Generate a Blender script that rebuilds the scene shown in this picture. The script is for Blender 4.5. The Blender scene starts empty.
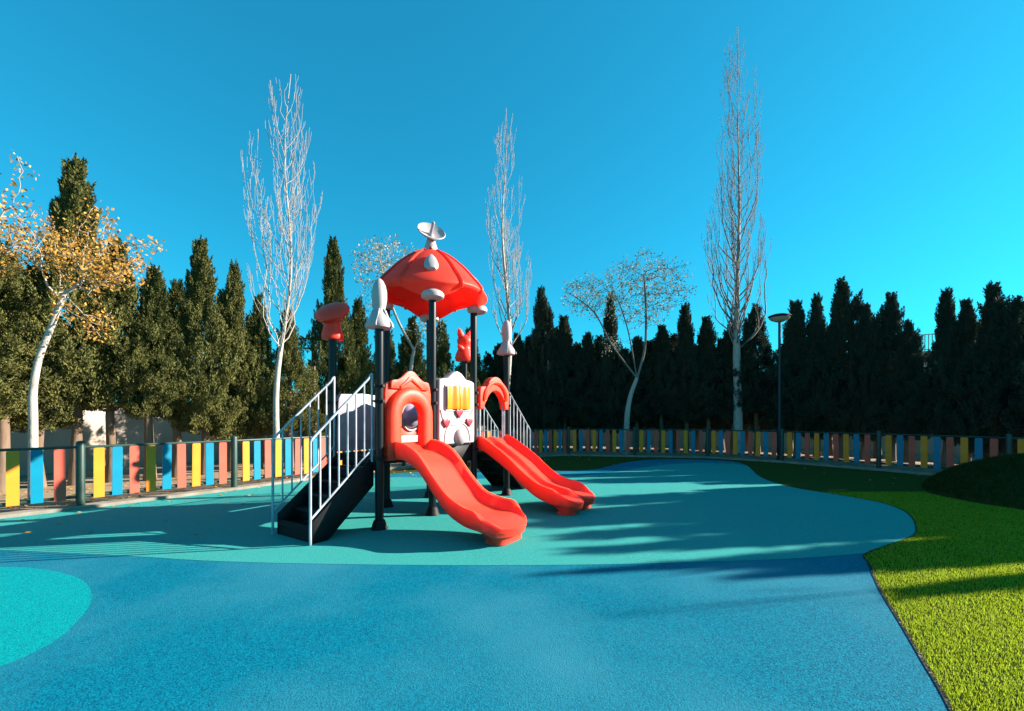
import bpy, bmesh, math, random
import numpy as np
from mathutils import Vector, Matrix
R = math.radians
random.seed(7); rng = np.random.default_rng(7)
scene = bpy.context.scene
col = scene.collection

# ------------------------------------------------------------------ camera
F_PX, HORIZON, CAM_H = 431.5, 416.2, 1.5      # focal length and horizon row in pixels, eye height in metres
cam_d = bpy.data.cameras.new('camera'); cam = bpy.data.objects.new('camera', cam_d); col.objects.link(cam)
cam_d.sensor_fit = 'HORIZONTAL'; cam_d.sensor_width = 36.0
cam_d.lens = F_PX / 1024 * 36.0
cam.location = (0, 0, CAM_H); cam.rotation_euler = (math.pi/2, 0, 0)
cam_d.shift_y = (HORIZON-355.5)/1024        # level camera, picture cropped towards the sky
cam_d.clip_end = 2000
scene.camera = cam

# ------------------------------------------------------------------ light
SUN_EL, SUN_AZ = R(21.5), R(11.0)       # azimuth measured from +X towards +Y
sun_dir = Vector((math.cos(SUN_EL)*math.cos(SUN_AZ), math.cos(SUN_EL)*math.sin(SUN_AZ), math.sin(SUN_EL)))
sd = bpy.data.lights.new('sun', 'SUN'); sun = bpy.data.objects.new('sun', sd); col.objects.link(sun)
sd.energy = 5.0; sd.angle = R(0.5); sd.color = (1.0, 0.93, 0.82)
sun.rotation_euler = (-sun_dir).to_track_quat('-Z', 'Y').to_euler()
world = bpy.data.worlds.new('World'); scene.world = world; world.use_nodes = True
nt = world.node_tree; nt.nodes.clear()
wo = nt.nodes.new('ShaderNodeOutputWorld'); bg = nt.nodes.new('ShaderNodeBackground')
sky = nt.nodes.new('ShaderNodeTexSky'); sky.sky_type = 'NISHITA'; sky.sun_disc = False
sky.sun_elevation = SUN_EL; sky.sun_rotation = math.pi/2 - SUN_AZ
sky.air_density = 1.0; sky.dust_density = 0.35; sky.ozone_density = 1.5
mulc = nt.nodes.new('ShaderNodeMix'); mulc.data_type = 'RGBA'; mulc.blend_type = 'MULTIPLY'
mulc.inputs[0].default_value = 1.0; mulc.inputs[7].default_value = (0.10, 1.32, 1.68, 1)
gm = nt.nodes.new('ShaderNodeGamma'); gm.inputs[1].default_value = 0.72
nt.links.new(sky.outputs[0], gm.inputs[0]); nt.links.new(gm.outputs[0], mulc.inputs[6]); nt.links.new(mulc.outputs[2], bg.inputs[0])
bg.inputs[1].default_value = 0.058
nt.links.new(bg.outputs[0], wo.inputs[0])
scene.view_settings.view_transform = 'Standard'; scene.view_settings.look = 'None'
scene.view_settings.exposure = 1.7; scene.view_settings.gamma = 1.0
scene.render.engine = 'CYCLES'
scene.cycles.max_bounces = 6; scene.cycles.transparent_max_bounces = 8

# ------------------------------------------------------------------ helpers
def tag(o, label=None, cat=None, group=None, kind=None):
    if label: o['label'] = label
    if cat: o['category'] = cat
    if group: o['group'] = group
    if kind: o['kind'] = kind
    return o

def link_mesh(name, verts, faces, mat, parent=None, smooth=False, loc=None):
    me = bpy.data.meshes.new(name); me.from_pydata([tuple(v) for v in verts], [], faces); me.update()
    if mat: me.materials.append(mat)
    if smooth:
        me.polygons.foreach_set('use_smooth', [True]*len(me.polygons))
    o = bpy.data.objects.new(name, me); col.objects.link(o)
    if parent: o.parent = parent
    if loc: o.location = loc
    return o

def np_mesh(name, V, F, mat):
    """V (n,3), F (m,k) numpy; k = 3 or 4"""
    me = bpy.data.meshes.new(name)
    V = np.asarray(V, dtype=np.float32); F = np.asarray(F, dtype=np.int32); k = F.shape[1]
    me.vertices.add(len(V)); me.vertices.foreach_set('co', V.ravel())
    me.loops.add(F.size); me.loops.foreach_set('vertex_index', F.ravel())
    me.polygons.add(len(F)); me.polygons.foreach_set('loop_start', np.arange(0, F.size, k, dtype=np.int32))
    me.polygons.foreach_set('loop_total', np.full(len(F), k, dtype=np.int32))
    me.update(calc_edges=True)
    if mat: me.materials.append(mat)
    return me

def add_me(name, me, parent=None, loc=None):
    o = bpy.data.objects.new(name, me); col.objects.link(o)
    if parent: o.parent = parent
    if loc is not None: o.location = loc
    return o

def smooth_by_angle(o, ang=40):
    me = o.data; bm = bmesh.new(); bm.from_mesh(me)
    for f in bm.faces: f.smooth = True
    for e in bm.edges:
        if len(e.link_faces) == 2:
            e.smooth = e.calc_face_angle(0) < R(ang)
    bm.to_mesh(me); bm.free()

def bevel(o, w, seg=2, ang=35):
    bm = bmesh.new(); bm.from_mesh(o.data)
    bmesh.ops.remove_doubles(bm, verts=bm.verts, dist=1e-5)
    bmesh.ops.recalc_face_normals(bm, faces=bm.faces)
    es = [e for e in bm.edges if len(e.link_faces) == 2 and e.calc_face_angle(0) > R(ang)]
    bmesh.ops.bevel(bm, geom=es, offset=w, segments=seg, profile=0.6, affect='EDGES', clamp_overlap=True)
    bm.to_mesh(o.data); bm.free(); smooth_by_angle(o, 50)
    return o

class MB:
    def __init__(s): s.v = []; s.f = []
    def box(s, x0, x1, y0, y1, z0, z1):
        n = len(s.v)
        s.v += [(x0,y0,z0),(x1,y0,z0),(x1,y1,z0),(x0,y1,z0),(x0,y0,z1),(x1,y0,z1),(x1,y1,z1),(x0,y1,z1)]
        s.f += [tuple(n+i for i in q) for q in ((0,3,2,1),(4,5,6,7),(0,1,5,4),(1,2,6,5),(2,3,7,6),(3,0,4,7))]
        return s
    def tube(s, pts, rad, n=10, caps=True):
        pts = [Vector(p) for p in pts]
        if not hasattr(rad, '__len__'): rad = [rad]*len(pts)
        base = len(s.v); prev = None
        for i, p in enumerate(pts):
            t = (pts[min(i+1, len(pts)-1)] - pts[max(i-1, 0)]).normalized()
            if prev is None:
                a = t.orthogonal().normalized()
            else:
                a = (prev - t*prev.dot(t)).normalized()
            prev = a; b = t.cross(a)
            for k in range(n):
                w = 2*math.pi*k/n
                s.v.append(tuple(p + (a*math.cos(w) + b*math.sin(w))*rad[i]))
        for i in range(len(pts)-1):
            for k in range(n):
                k2 = (k+1) % n
                s.f.append((base+i*n+k, base+i*n+k2, base+(i+1)*n+k2, base+(i+1)*n+k))
        if caps:
            s.f.append(tuple(base+k for k in reversed(range(n))))
            s.f.append(tuple(base+(len(pts)-1)*n+k for k in range(n)))
        return s
    def lathe(s, prof, c=(0,0,0), n=24, M=None):
        base = len(s.v); c = Vector(c)
        for r, z in prof:
            for k in range(n):
                w = 2*math.pi*k/n
                p = Vector((r*math.cos(w), r*math.sin(w), z))
                if M is not None: p = M @ p
                s.v.append(tuple(p + c))
        for i in range(len(prof)-1):
            for k in range(n):
                k2 = (k+1) % n
                s.f.append((base+i*n+k, base+i*n+k2, base+(i+1)*n+k2, base+(i+1)*n+k))
        s.f.append(tuple(base+k for k in reversed(range(n))))
        s.f.append(tuple(base+(len(prof)-1)*n+k for k in range(n)))
        return s
    def extrude_xz(s, outline, y0, y1):
        """closed outline of (x,z), extruded along y"""
        n = len(outline); b = len(s.v)
        s.v += [(x, y0, z) for x, z in outline] + [(x, y1, z) for x, z in outline]
        s.f.append(tuple(b+i for i in range(n))); s.f.append(tuple(b+n+i for i in reversed(range(n))))
        for i in range(n):
            j = (i+1) % n
            s.f.append((b+i, b+n+i, b+n+j, b+j))
        return s
    def build(s, name, mat, parent=None, smooth=False, bev=0, seg=2, ang=35):
        o = link_mesh(name, s.v, s.f, mat, parent)
        bm = bmesh.new(); bm.from_mesh(o.data); bmesh.ops.recalc_face_normals(bm, faces=bm.faces)
        if max((len(f.verts) for f in bm.faces), default=0) > 24:
            bmesh.ops.triangulate(bm, faces=[f for f in bm.faces if len(f.verts) > 24])
        bm.to_mesh(o.data); bm.free()
        if bev: bevel(o, bev, seg, ang)
        elif smooth: smooth_by_angle(o, 45)
        return o

def empty(name, loc, rz=0):
    o = bpy.data.objects.new(name, None); o.location = loc; o.rotation_euler = (0,0,rz); o.empty_display_size = .2
    col.objects.link(o); return o

def catmull(pts, n=8, closed=False):
    P = [np.array(p, float) for p in pts]; out = []; m = len(P)
    rg = range(m) if closed else range(m-1)
    for i in rg:
        if closed: a, b, c, d = P[i-1], P[i], P[(i+1) % m], P[(i+2) % m]
        else: a, b, c, d = P[max(i-1,0)], P[i], P[i+1], P[min(i+2, m-1)]
        for k in range(n):
            t = k/n
            out.append(tuple(.5*((2*b)+(-a+c)*t+(2*a-5*b+4*c-d)*t*t+(-a+3*b-3*c+d)*t**3)))
    if not closed: out.append(tuple(P[-1]))
    return out

def height_at(y, py):     # height of something at distance y seen in row py
    return CAM_H + (HORIZON-py)*y/F_PX
def xat(px, y, z=3.0):
    return (px-512)/F_PX*y

# ------------------------------------------------------------------ materials
def mat(name, base, rough=.6, var=None, scale=5, bump=0, bscale=40, spec=.5, metal=0, detail=4, coords='Object',
        stretch=None, trans=None, island=None, coat=0, var2=None, scale2=1.0, lo=.35, hi=.65, bdist=.01, voro=False, K=.70):
    base = tuple(c*K for c in base); var = var and tuple(c*K for c in var); var2 = var2 and tuple(c*K for c in var2); island = island and tuple(c*K for c in island)
    m = bpy.data.materials.new(name); m.use_nodes = True; n = m.node_tree; p = n.nodes['Principled BSDF']
    p.inputs['Roughness'].default_value = rough; p.inputs['Metallic'].default_value = metal
    p.inputs['Specular IOR Level'].default_value = spec
    if coat: p.inputs['Coat Weight'].default_value = coat; p.inputs['Coat Roughness'].default_value = .15
    tc = n.nodes.new('ShaderNodeTexCoord'); src = tc.outputs[coords]
    if stretch:
        mp = n.nodes.new('ShaderNodeMapping'); mp.inputs['Scale'].default_value = stretch
        n.links.new(src, mp.inputs[0]); src = mp.outputs[0]
    out = None
    def rgb(c): return (c[0], c[1], c[2], 1)
    def mixnode(f, a, b, blend='MIX'):
        mx = n.nodes.new('ShaderNodeMix'); mx.data_type = 'RGBA'; mx.blend_type = blend
        if isinstance(f, (int, float)): mx.inputs[0].default_value = f
        else: n.links.new(f, mx.inputs[0])
        for s_, v_ in ((6, a), (7, b)):
            if isinstance(v_, tuple): mx.inputs[s_].default_value = rgb(v_)
            else: n.links.new(v_, mx.inputs[s_])
        return mx.outputs[2]
    def noise(sc, lo_, hi_, det=4):
        if voro and sc == scale:
            nz = n.nodes.new('ShaderNodeTexVoronoi'); nz.inputs['Scale'].default_value = sc
            sp = n.nodes.new('ShaderNodeSeparateColor'); n.links.new(src, nz.inputs['Vector']); n.links.new(nz.outputs['Color'], sp.inputs[0]); o_ = sp.outputs[0]
        else:
            nz = n.nodes.new('ShaderNodeTexNoise'); nz.inputs['Scale'].default_value = sc; nz.inputs['Detail'].default_value = det
            n.links.new(src, nz.inputs['Vector']); o_ = nz.outputs['Fac']
        mr = n.nodes.new('ShaderNodeMapRange'); mr.inputs[1].default_value = lo_; mr.inputs[2].default_value = hi_
        n.links.new(o_, mr.inputs[0]); return mr.outputs[0]
    cur = tuple(base)
    if var is not None: cur = mixnode(noise(scale, lo, hi, detail), cur, tuple(var))
    if var2 is not None: cur = mixnode(noise(scale2, .42, .68, 5), cur, tuple(var2))
    if island is not None:
        g = n.nodes.new('ShaderNodeNewGeometry')
        pw = n.nodes.new('ShaderNodeMath'); pw.operation = 'POWER'; pw.inputs[1].default_value = 1.6
        n.links.new(g.outputs['Random Per Island'], pw.inputs[0])
        cur = mixnode(pw.outputs[0], cur, tuple(island))
    if isinstance(cur, tuple): p.inputs['Base Color'].default_value = rgb(cur)
    else: n.links.new(cur, p.inputs['Base Color'])
    if bump:
        nz = n.nodes.new('ShaderNodeTexNoise'); nz.inputs['Scale'].default_value = bscale; nz.inputs['Detail'].default_value = 3
        n.links.new(src, nz.inputs['Vector']); b = n.nodes.new('ShaderNodeBump'); b.inputs['Strength'].default_value = bump
        b.inputs['Distance'].default_value = bdist
        n.links.new(nz.outputs['Fac'], b.inputs['Height']); n.links.new(b.outputs[0], p.inputs['Normal'])
    if trans:
        tr = n.nodes.new('ShaderNodeBsdfTranslucent'); ms = n.nodes.new('ShaderNodeMixShader'); ms.inputs[0].default_value = trans
        if isinstance(cur, tuple): tr.inputs[0].default_value = rgb(cur)
        else: n.links.new(cur, tr.inputs[0])
        o = n.nodes['Material Output']; n.links.new(p.outputs[0], ms.inputs[1]); n.links.new(tr.outputs[0], ms.inputs[2]); n.links.new(ms.outputs[0], o.inputs[0])
    return m

M = {}
M['blue']  = mat('blue_rubber', (0.0,.085,.145), .9, var=(.0,.21,.30), scale=115, voro=True, lo=0, hi=1, bump=.8, bscale=110, var2=(.03,.205,.275), scale2=.55, spec=.06, K=.92, coords='Object', bdist=.006)
M['teal']  = mat('teal_rubber', (.02,.25,.24), .9, var=(.06,.36,.32), scale=115, voro=True, lo=0, hi=1, bump=.8, bscale=110, var2=(.04,.32,.29), scale2=.6, spec=.06, K=.92, bdist=.006)
M['turq']  = mat('turquoise_rubber', (.0,.19,.22), .9, var=(.0,.36,.36), scale=115, voro=True, lo=0, hi=1, bump=.8, bscale=110, spec=.06, K=.92, bdist=.006)
M['turf']  = mat('artificial_turf', (.045,.062,.022), .9, var=(.11,.125,.026), scale=60, bump=.8, bscale=90, var2=(.08,.095,.022), scale2=1.2, spec=.0)
M['blade'] = mat('turf_blades', (.25,.32,.028), .9, island=(.42,.51,.035), trans=.40, spec=.0, var=(.22,.28,.008), scale=3, K=1.05)
M['dirt']  = mat('dry_soil', (.42,.29,.19), .95, var=(.24,.16,.10), scale=2.2, bump=.5, bscale=30, var2=(.40,.29,.20), scale2=9, spec=.1, K=0.85)
M['kerb']  = mat('concrete_kerb', (.42,.36,.29), .9, var=(.30,.25,.20), scale=4, bump=.3, bscale=50, spec=.2)
M['wall']  = mat('stucco_wall', (.78,.62,.50), .95, var=(.62,.50,.40), scale=1.3, bump=.3, bscale=20, spec=.1)
M['build'] = mat('pale_render', (.62,.56,.48), .9, var=(.52,.47,.41), scale=.8, spec=.1)
M['bar']   = mat('white_metal_bar', (.6,.6,.58), .5, var=(.5,.5,.48), scale=6)
M['winglass'] = mat('window_glass', (.03,.05,.06), .1, var=(.05,.08,.10), scale=1)
M['green'] = mat('green_fence_paint', (.018,.050,.036), .45, var=(.03,.07,.05), scale=5)
M['syel']  = mat('yellow_slat', (.98,.30,.030), .5, var=(.90,.26,.025), scale=3, bump=.05, bscale=12, K=.90, spec=.2)
M['sblu']  = mat('blue_slat', (.0,.28,.44), .5, var=(.0,.24,.38), scale=3, bump=.05, bscale=12, spec=.25)
M['sred']  = mat('red_slat', (.85,.135,.085), .5, var=(.75,.115,.075), scale=3, bump=.05, bscale=12, K=.80, spec=.2)
M['red']   = mat('red_plastic', (.98,.062,.030), .45, var=(.94,.052,.025), scale=2.5, spec=.28, bump=.05, bscale=25, K=0.95)
def plastic(m, w=.75, sc=.12, rad=(1, .22, .12)):
    p = m.node_tree.nodes['Principled BSDF']; p.inputs['Subsurface Weight'].default_value = w
    p.inputs['Subsurface Scale'].default_value = sc; p.inputs['Subsurface Radius'].default_value = rad
    return m
M['roof'] = mat('roof_plastic', (.98,.095,.055), .45, var=(.95,.080,.046), scale=2.5, spec=.25, bump=.05, bscale=25, trans=.45, K=1.0)
M['orange']= mat('orange_red_plastic', (.97,.062,.018), .48, var=(.93,.052,.016), scale=2.5, spec=.28, bump=.05, bscale=25, K=0.95)
plastic(M['red']); plastic(M['orange'])
M['white'] = mat('cream_plastic', (.60,.51,.50), .5, var=(.54,.46,.455), scale=3, bump=.04, bscale=25)
M['lilac'] = mat('lilac_plastic', (.55,.46,.52), .45, var=(.38,.33,.40), scale=3, bump=.04, bscale=25)
M['amber'] = mat('amber_plastic', (.95,.25,.002), .35, var=(.90,.21,.002), scale=6, K=0.9)
M['berry'] = mat('berry_plastic', (.55,.02,.06), .4, var=(.48,.02,.05), scale=6)
M['post']  = mat('charcoal_post', (.007,.008,.011), .33, var=(.010,.011,.014), scale=4, spec=.3)
M['black'] = mat('black_plastisol', (.008,.007,.009), .6, var=(.012,.011,.012), scale=6, bump=.1, bscale=60, spec=.25)
M['steel'] = mat('grey_rail_paint', (.62,.66,.72), .4, var=(.34,.37,.42), scale=5, metal=.1)
M['bubble']= mat('clear_bubble', (.35,.33,.50), .08, var=(.45,.42,.58), scale=3, spec=.8)
M['cyp']   = mat('cypress_foliage_sunlit', (.028,.042,.013), .8, var=(.125,.122,.036), scale=1.5, island=(.17,.155,.042), trans=.12, spec=.15, lo=.4, hi=.66, K=1.05)  # left hedge: sunlight painted into the leaf colour as lighter olive
M['cyp_shade']  = mat('cypress_foliage_shaded', (.030,.064,.050), .8, var=(.075,.10,.065), scale=1.1, island=(.09,.10,.055), trans=.12, spec=.15, lo=.4, hi=.66)  # same foliage, backlit shade of the middle and right hedge painted as dark teal
M['trunk'] = mat('brown_bark', (.20,.13,.085), .95, var=(.30,.21,.15), scale=6, bump=.8, bscale=18, stretch=(1,1,.25), spec=.1)
M['pale']  = mat('pale_bark', (.62,.54,.47), .85, var=(.40,.34,.29), scale=7, bump=.5, bscale=20, stretch=(1,1,.6), lo=.5, hi=.75, spec=.15)
M['twig']  = mat('pale_twigs', (.60,.52,.45), .85, var=(.42,.35,.29), scale=2, spec=.15)
M['twig2'] = mat('grey_twigs', (.36,.30,.26), .85, var=(.26,.21,.18), scale=2, spec=.15)
M['leafy'] = mat('golden_leaves', (.42,.19,.03), .7, island=(.80,.46,.10), trans=.35, spec=.1, var=(.40,.19,.05), scale=1.8, K=.9)
M['leafg'] = mat('silvery_leaves', (.25,.28,.14), .7, island=(.80,.76,.60), trans=.3, spec=.2, var=(.28,.25,.10), scale=2)
M['lamp']  = mat('dark_lamp_paint', (.008,.014,.014), .4, var=(.012,.02,.02), scale=5)
M['lens']  = mat('lamp_diffuser', (.75,.68,.55), .35, var=(.68,.6,.48), scale=5)
M['mound'] = mat('mound_grass', (.030,.055,.014), .95, var=(.055,.075,.016), scale=18, bump=1.0, bscale=45, spec=.1)
M['mblade']= mat('mound_blades', (.030,.060,.012), .85, island=(.075,.10,.022), trans=.2, spec=.1)
M['pole']  = mat('utility_pole', (.06,.05,.045), .9, var=(.09,.075,.06), scale=4)

# ------------------------------------------------------------------ ground
def sheet(name, pts, z, m, label=None):
    bm = bmesh.new(); vs = [bm.verts.new((x, y, z)) for x, y in pts]
    f = bm.faces.new(vs)
    if f.normal.z < 0: f.normal_flip()
    bmesh.ops.triangulate(bm, faces=[f]); bmesh.ops.recalc_face_normals(bm, faces=bm.faces)
    for f in bm.faces:
        if f.normal.z < 0: f.normal_flip()
    me = bpy.data.meshes.new(name); bm.to_mesh(me); bm.free(); me.materials.append(m)
    o = bpy.data.objects.new(name, me); col.objects.link(o); tag(o, kind='structure'); return o

sheet('ground', [(-400,-300),(400,-300),(400,500),(-400,500)], 0, M['dirt'])

FENCE = [(-10.1,3.3),(-8.55,5.15),(-6.99,6.99),(-5.66,8.79),(-4.50,10.70),(-3.15,12.55),(-1.55,14.20),(.30,15.55),(2.16,16.50),(4.54,16.0),(7.05,15.55),(8.79,14.05),(10.2,12.0),(11.35,9.85),(12.3,7.9)]
FARPATH = FENCE + [(13.0,5.9),(13.4,3.9),(13.5,1.8),(13.5,-6),(-13,-6),(-11.4,1.5)]
turf_poly = [(x, y) for x, y in FARPATH]
turf_pts = [(x-(.18 if x > 0 else -.18), y-.18 if y > 0 else y) for x, y in FARPATH]
sheet('lawn', turf_pts, .004, M['turf'])

right_edge = [(1.19,0.83),(1.74,1.51),(2.23,2.2),(2.5,2.63),(2.79,3.1),(3.16,3.71),(3.59,4.35),(3.79,4.65),(4.21,4.92),(4.72,5.21),(5.10,5.47),(5.45,5.83),(5.87,6.34),(6.20,6.87),(6.36,7.50),(6.14,8.30),(5.91,8.95),(5.92,9.86),(6.23,10.94),(6.69,12.03),(7.23,13.44),(7.14,14.44),(6.13,14.91),(5.0,14.95),(3.67,13.94),(2.23,12.1),(0.81,11.77),(-1.17,11.89),(-2.44,11.6)]
edge = catmull(right_edge, 6)
left_f = [(-4.41,10.56),(-5.57,8.77),(-6.97,7.01),(-8.45,5.14),(-10.0,3.32),(-11.26,1.63),(-12.6,-5.8),(0.8,-5.8),(0.9,-0.5)]
sheet('rubber_surface', edge + left_f, .0065, M['blue'])

teal = catmull([(-10.64,5.43),(-8.33,5.3),(-6.82,4.98),(-5.21,4.74),(-4.07,4.6),(-3.11,4.45),(-2.13,4.37),(-1.1,4.33),(0.0,4.32),(1.0,4.35),(1.93,4.42),(2.91,4.52),(3.71,4.67)], 6)
teal_r = [p for p in edge if 4.68 < p[1] < 13.0 and p[0] > 3.0]
teal_r = [(x-.002, y) for x, y in teal_r]
teal_b = catmull([(6.98,13.52),(6.42,13.77),(5.6,13.69),(4.38,13.02),(2.64,11.43),(1.22,10.44),(-0.1,10.23),(-1.62,10.44),(-3.04,10.52),(-4.25,10.19),(-5.26,9.61),(-5.5,8.78),(-6.99,6.94)], 6)
sheet('teal_surface', [p for p in teal if p[0] > -8.2] + teal_r + teal_b + [(-8.36,5.14)], .009, M['teal'])
circ = catmull([(-3.43,3.52),(-3.14,3.1),(-3.02,2.77),(-3.11,2.43),(-3.49,2.03),(-4.19,1.87),(-4.99,1.95),(-5.79,2.35),(-6.2,3.08),(-6.0,3.8),(-5.51,4.17),(-5.01,4.27),(-4.48,4.18),(-3.9,3.92)], 8, closed=True)
sheet('turquoise_patch', circ, .009, M['turq'])

# mound
def mound_z(x, y):
    dx, dy = (x-10.1)/2.05, (y-7.65)/2.05
    a = R(20); ex = dx*math.cos(a)+dy*math.sin(a); ey = -dx*math.sin(a)+dy*math.cos(a)
    r = math.sqrt(ex*ex+ey*ey)
    return 0.80*max(0, 1-r**2.1)**.75 if r < 1 else 0
N = 70; V = []; Fc = []
ring = 26
for i in range(ring+1):
    for k in range(N):
        a = 2*math.pi*k/N; rr = (i/ring)**.8
        ex, ey = math.cos(a)*rr, math.sin(a)*rr; t = R(20)
        dx = ex*math.cos(t)-ey*math.sin(t); dy = ex*math.sin(t)+ey*math.cos(t)
        x = 10.1+dx*2.05; y = 7.65+dy*2.05
        z = mound_z(x, y)
        z += .02*math.sin(x*9+y*5)*(1-rr) + .015*math.sin(x*17-y*11)*(1-rr)
        V.append((x, y, max(z, 0)+.004 if i < ring else -.02))
for i in range(ring):
    for k in range(N):
        k2 = (k+1) % N; Fc.append((i*N+k, (i+1)*N+k, (i+1)*N+k2, i*N+k2))
o = link_mesh('grass_mound', V, Fc, M['mound'], smooth=True); tag(o, kind='structure')

# dark open joint between rubber and turf, with grit in it
M['joint'] = mat('joint_grit', (.012,.012,.010), .95, var=(.22,.19,.13), scale=55, lo=.55, hi=.72, spec=.1, K=1)
Pj = [p for p in edge if p[1] > 1 and p[0] > 1.2]
Lj = []
for i, p in enumerate(Pj):
    a = np.array(Pj[max(i-1, 0)]); b_ = np.array(Pj[min(i+1, len(Pj)-1)]); t = b_-a; t /= np.linalg.norm(t)+1e-9; nn = np.array([t[1], -t[0]])
    Lj.append((np.array(p)-nn*.004, np.array(p)+nn*(.020+.010*math.sin(i*2.3)*math.sin(i*.71+1))))
Vj = []
for p, q in Lj: Vj += [(p[0], p[1], .0115), (q[0], q[1], .0115)]
o = link_mesh('path_edge', Vj, [(2*i, 2*i+1, 2*i+3, 2*i+2) for i in range(len(Lj)-1)], M['joint']); tag(o, kind='structure')
# turf blades
def blades(name, pts, h, w, m, label, cat, lean=.5):
    n = len(pts); a = rng.uniform(0, 2*np.pi, n); hh = h*rng.uniform(.6, 1.25, n); ww = w*rng.uniform(.7, 1.3, n)
    d = np.stack([np.cos(a), np.sin(a), 0*a], 1)*ww[:, None]*.5
    la = rng.uniform(0, 2*np.pi, n); ln = rng.uniform(.1, lean, n)*hh
    tip = pts + np.stack([np.cos(la)*ln, np.sin(la)*ln, hh], 1)
    Vv = np.concatenate([pts-d, pts+d, tip], 0); Ff = np.stack([np.arange(n), np.arange(n)+n, np.arange(n)+2*n], 1)
    me = np_mesh(name, Vv, Ff, m); o = add_me(name, me); tag(o, label, cat, kind='stuff'); return o
E2 = np.array(edge)
def edge_x(y):
    m_ = E2[:, 1]; best = np.full(y.shape, -99.0)
    for i in range(len(E2)-1):
        y0, y1 = m_[i], m_[i+1]
        if y0 == y1: continue
        t = (y-y0)/(y1-y0); ok = (t >= 0) & (t <= 1)
        best = np.where(ok, np.maximum(best, E2[i, 0]+t*(E2[i+1, 0]-E2[i, 0])), best)
    return best
nb = 620000
yy = 1.3 + 7.2*rng.random(nb)**1.5; xx = rng.uniform(1.4, 10.5, nb)
ok = (xx > edge_x(yy)+.012) & (xx < yy*1.19+.6) & (((xx-10.1)/2.15)**2+((yy-7.65)/2.15)**2 > 1.0)
pts = np.stack([xx[ok], yy[ok], np.full(ok.sum(), .004)], 1)
blades('turf_pile', pts, .021, .0058, M['blade'], 'bright yellow-green artificial grass pile beside the blue rubber', 'grass')
a_ = rng.uniform(0, 2*np.pi, 45000); r_ = np.sqrt(rng.random(45000)); xx = 10.1+2.1*r_*np.cos(a_); yy = 7.65+2.1*r_*np.sin(a_)
zz = np.array([mound_z(x, y) for x, y in zip(xx, yy)]); ok = zz > .015
blades('mound_grass', np.stack([xx, yy, zz], 1)[ok], .06, .014, M['mblade'], 'dark shaggy grass growing over the low mound', 'grass', lean=1.2)

# kerb under the fence
def strip(path, off0, off1, z0, z1, name, m, kind='structure'):
    P = [np.array(p, float) for p in path]; b = MB(); n = len(P)
    L = []
    for i, p in enumerate(P):
        t = P[min(i+1, n-1)]-P[max(i-1, 0)]; t /= np.linalg.norm(t); nn = np.array([-t[1], t[0]])
        L.append((p+nn*off0, p+nn*off1))
    for p, q in L:
        b.v += [(p[0],p[1],z0),(q[0],q[1],z0),(q[0],q[1],z1),(p[0],p[1],z1)]
    for i in range(n-1):
        for k in range(4):
            k2 = (k+1) % 4; b.f.append((4*i+k, 4*i+k2, 4*i+4+k2, 4*i+4+k))
    b.f += [(0,1,2,3), (4*n-4,4*n-1,4*n-2,4*n-3)]
    o = b.build(name, m)
    if kind: tag(o, kind=kind)
    return o
strip(FENCE, -.13, .13, -.05, .06, 'kerb', M['kerb'])

# ------------------------------------------------------------------ fence
def fence(path, root_name, label, first_post=True):
    root = empty(root_name, (path[0][0], path[0][1], 0)); tag(root, label, 'fence', 'colourful picket fence runs round the playground')
    ox, oy = path[0]
    cols = ['syel', 'sblu', 'sred']
    pm = None; sm = {}
    for i, (x, y) in enumerate(path):
        if i == 0 and not first_post: continue
        if pm is None:
            b = MB().lathe([(.058,0),(.058,1.06),(.052,1.085),(.03,1.10),(.001,1.104)], n=14)
            p = b.build('fence_post', M['green'], root, smooth=True); pm = p.data
        else:
            p = add_me('fence_post', pm, root)
        p.location = (x-ox, y-oy, .0)
    for i in range(len(path)-1):
        a = Vector((path[i][0]-ox, path[i][1]-oy, 0)); b_ = Vector((path[i+1][0]-ox, path[i+1][1]-oy, 0))
        d = b_-a; L = d.length; d.normalize(); nn = Vector((d.y, -d.x, 0))   # towards the playground
        ang = math.atan2(d.y, d.x)
        for z in (.20, 1.0):
            r = MB().tube([a+d*.05+Vector((0,0,z)), b_-d*.05+Vector((0,0,z))], .022, 8).build('fence_rail', M['green'], root, smooth=True)
        for k in range(9):
            s = a + d*(L*(k+.95)/9.9) + nn*.036
            c = cols[k % 3]
            if c not in sm:
                w = .066
                pr = [(-w,0),(w,0),(w,.80),(w-.012,.818),(-w+.012,.818),(-w,.80)]
                q = MB().extrude_xz([(x_, z_) for x_, z_ in pr], -.011, .011).build('slat', M[c], root); sm[c] = q.data
            else:
                q = add_me('slat', sm[c], root)
            q.location = s + Vector((0,0,.165+random.uniform(-.006,.006))); q.rotation_euler = (0, random.uniform(-.008,.008), ang+random.uniform(-.02,.02))
    return root
fence(FENCE[:6], 'picket_fence', 'sunlit picket fence run along the left side, in front of the leaning golden-leaved tree')
fence(FENCE[5:10], 'picket_fence', 'shaded picket fence run across the far back, behind the red double slide', False)
fence(FENCE[9:], 'picket_fence', 'shaded picket fence run on the right, passing the street lamp and the grass mound', False)

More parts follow.
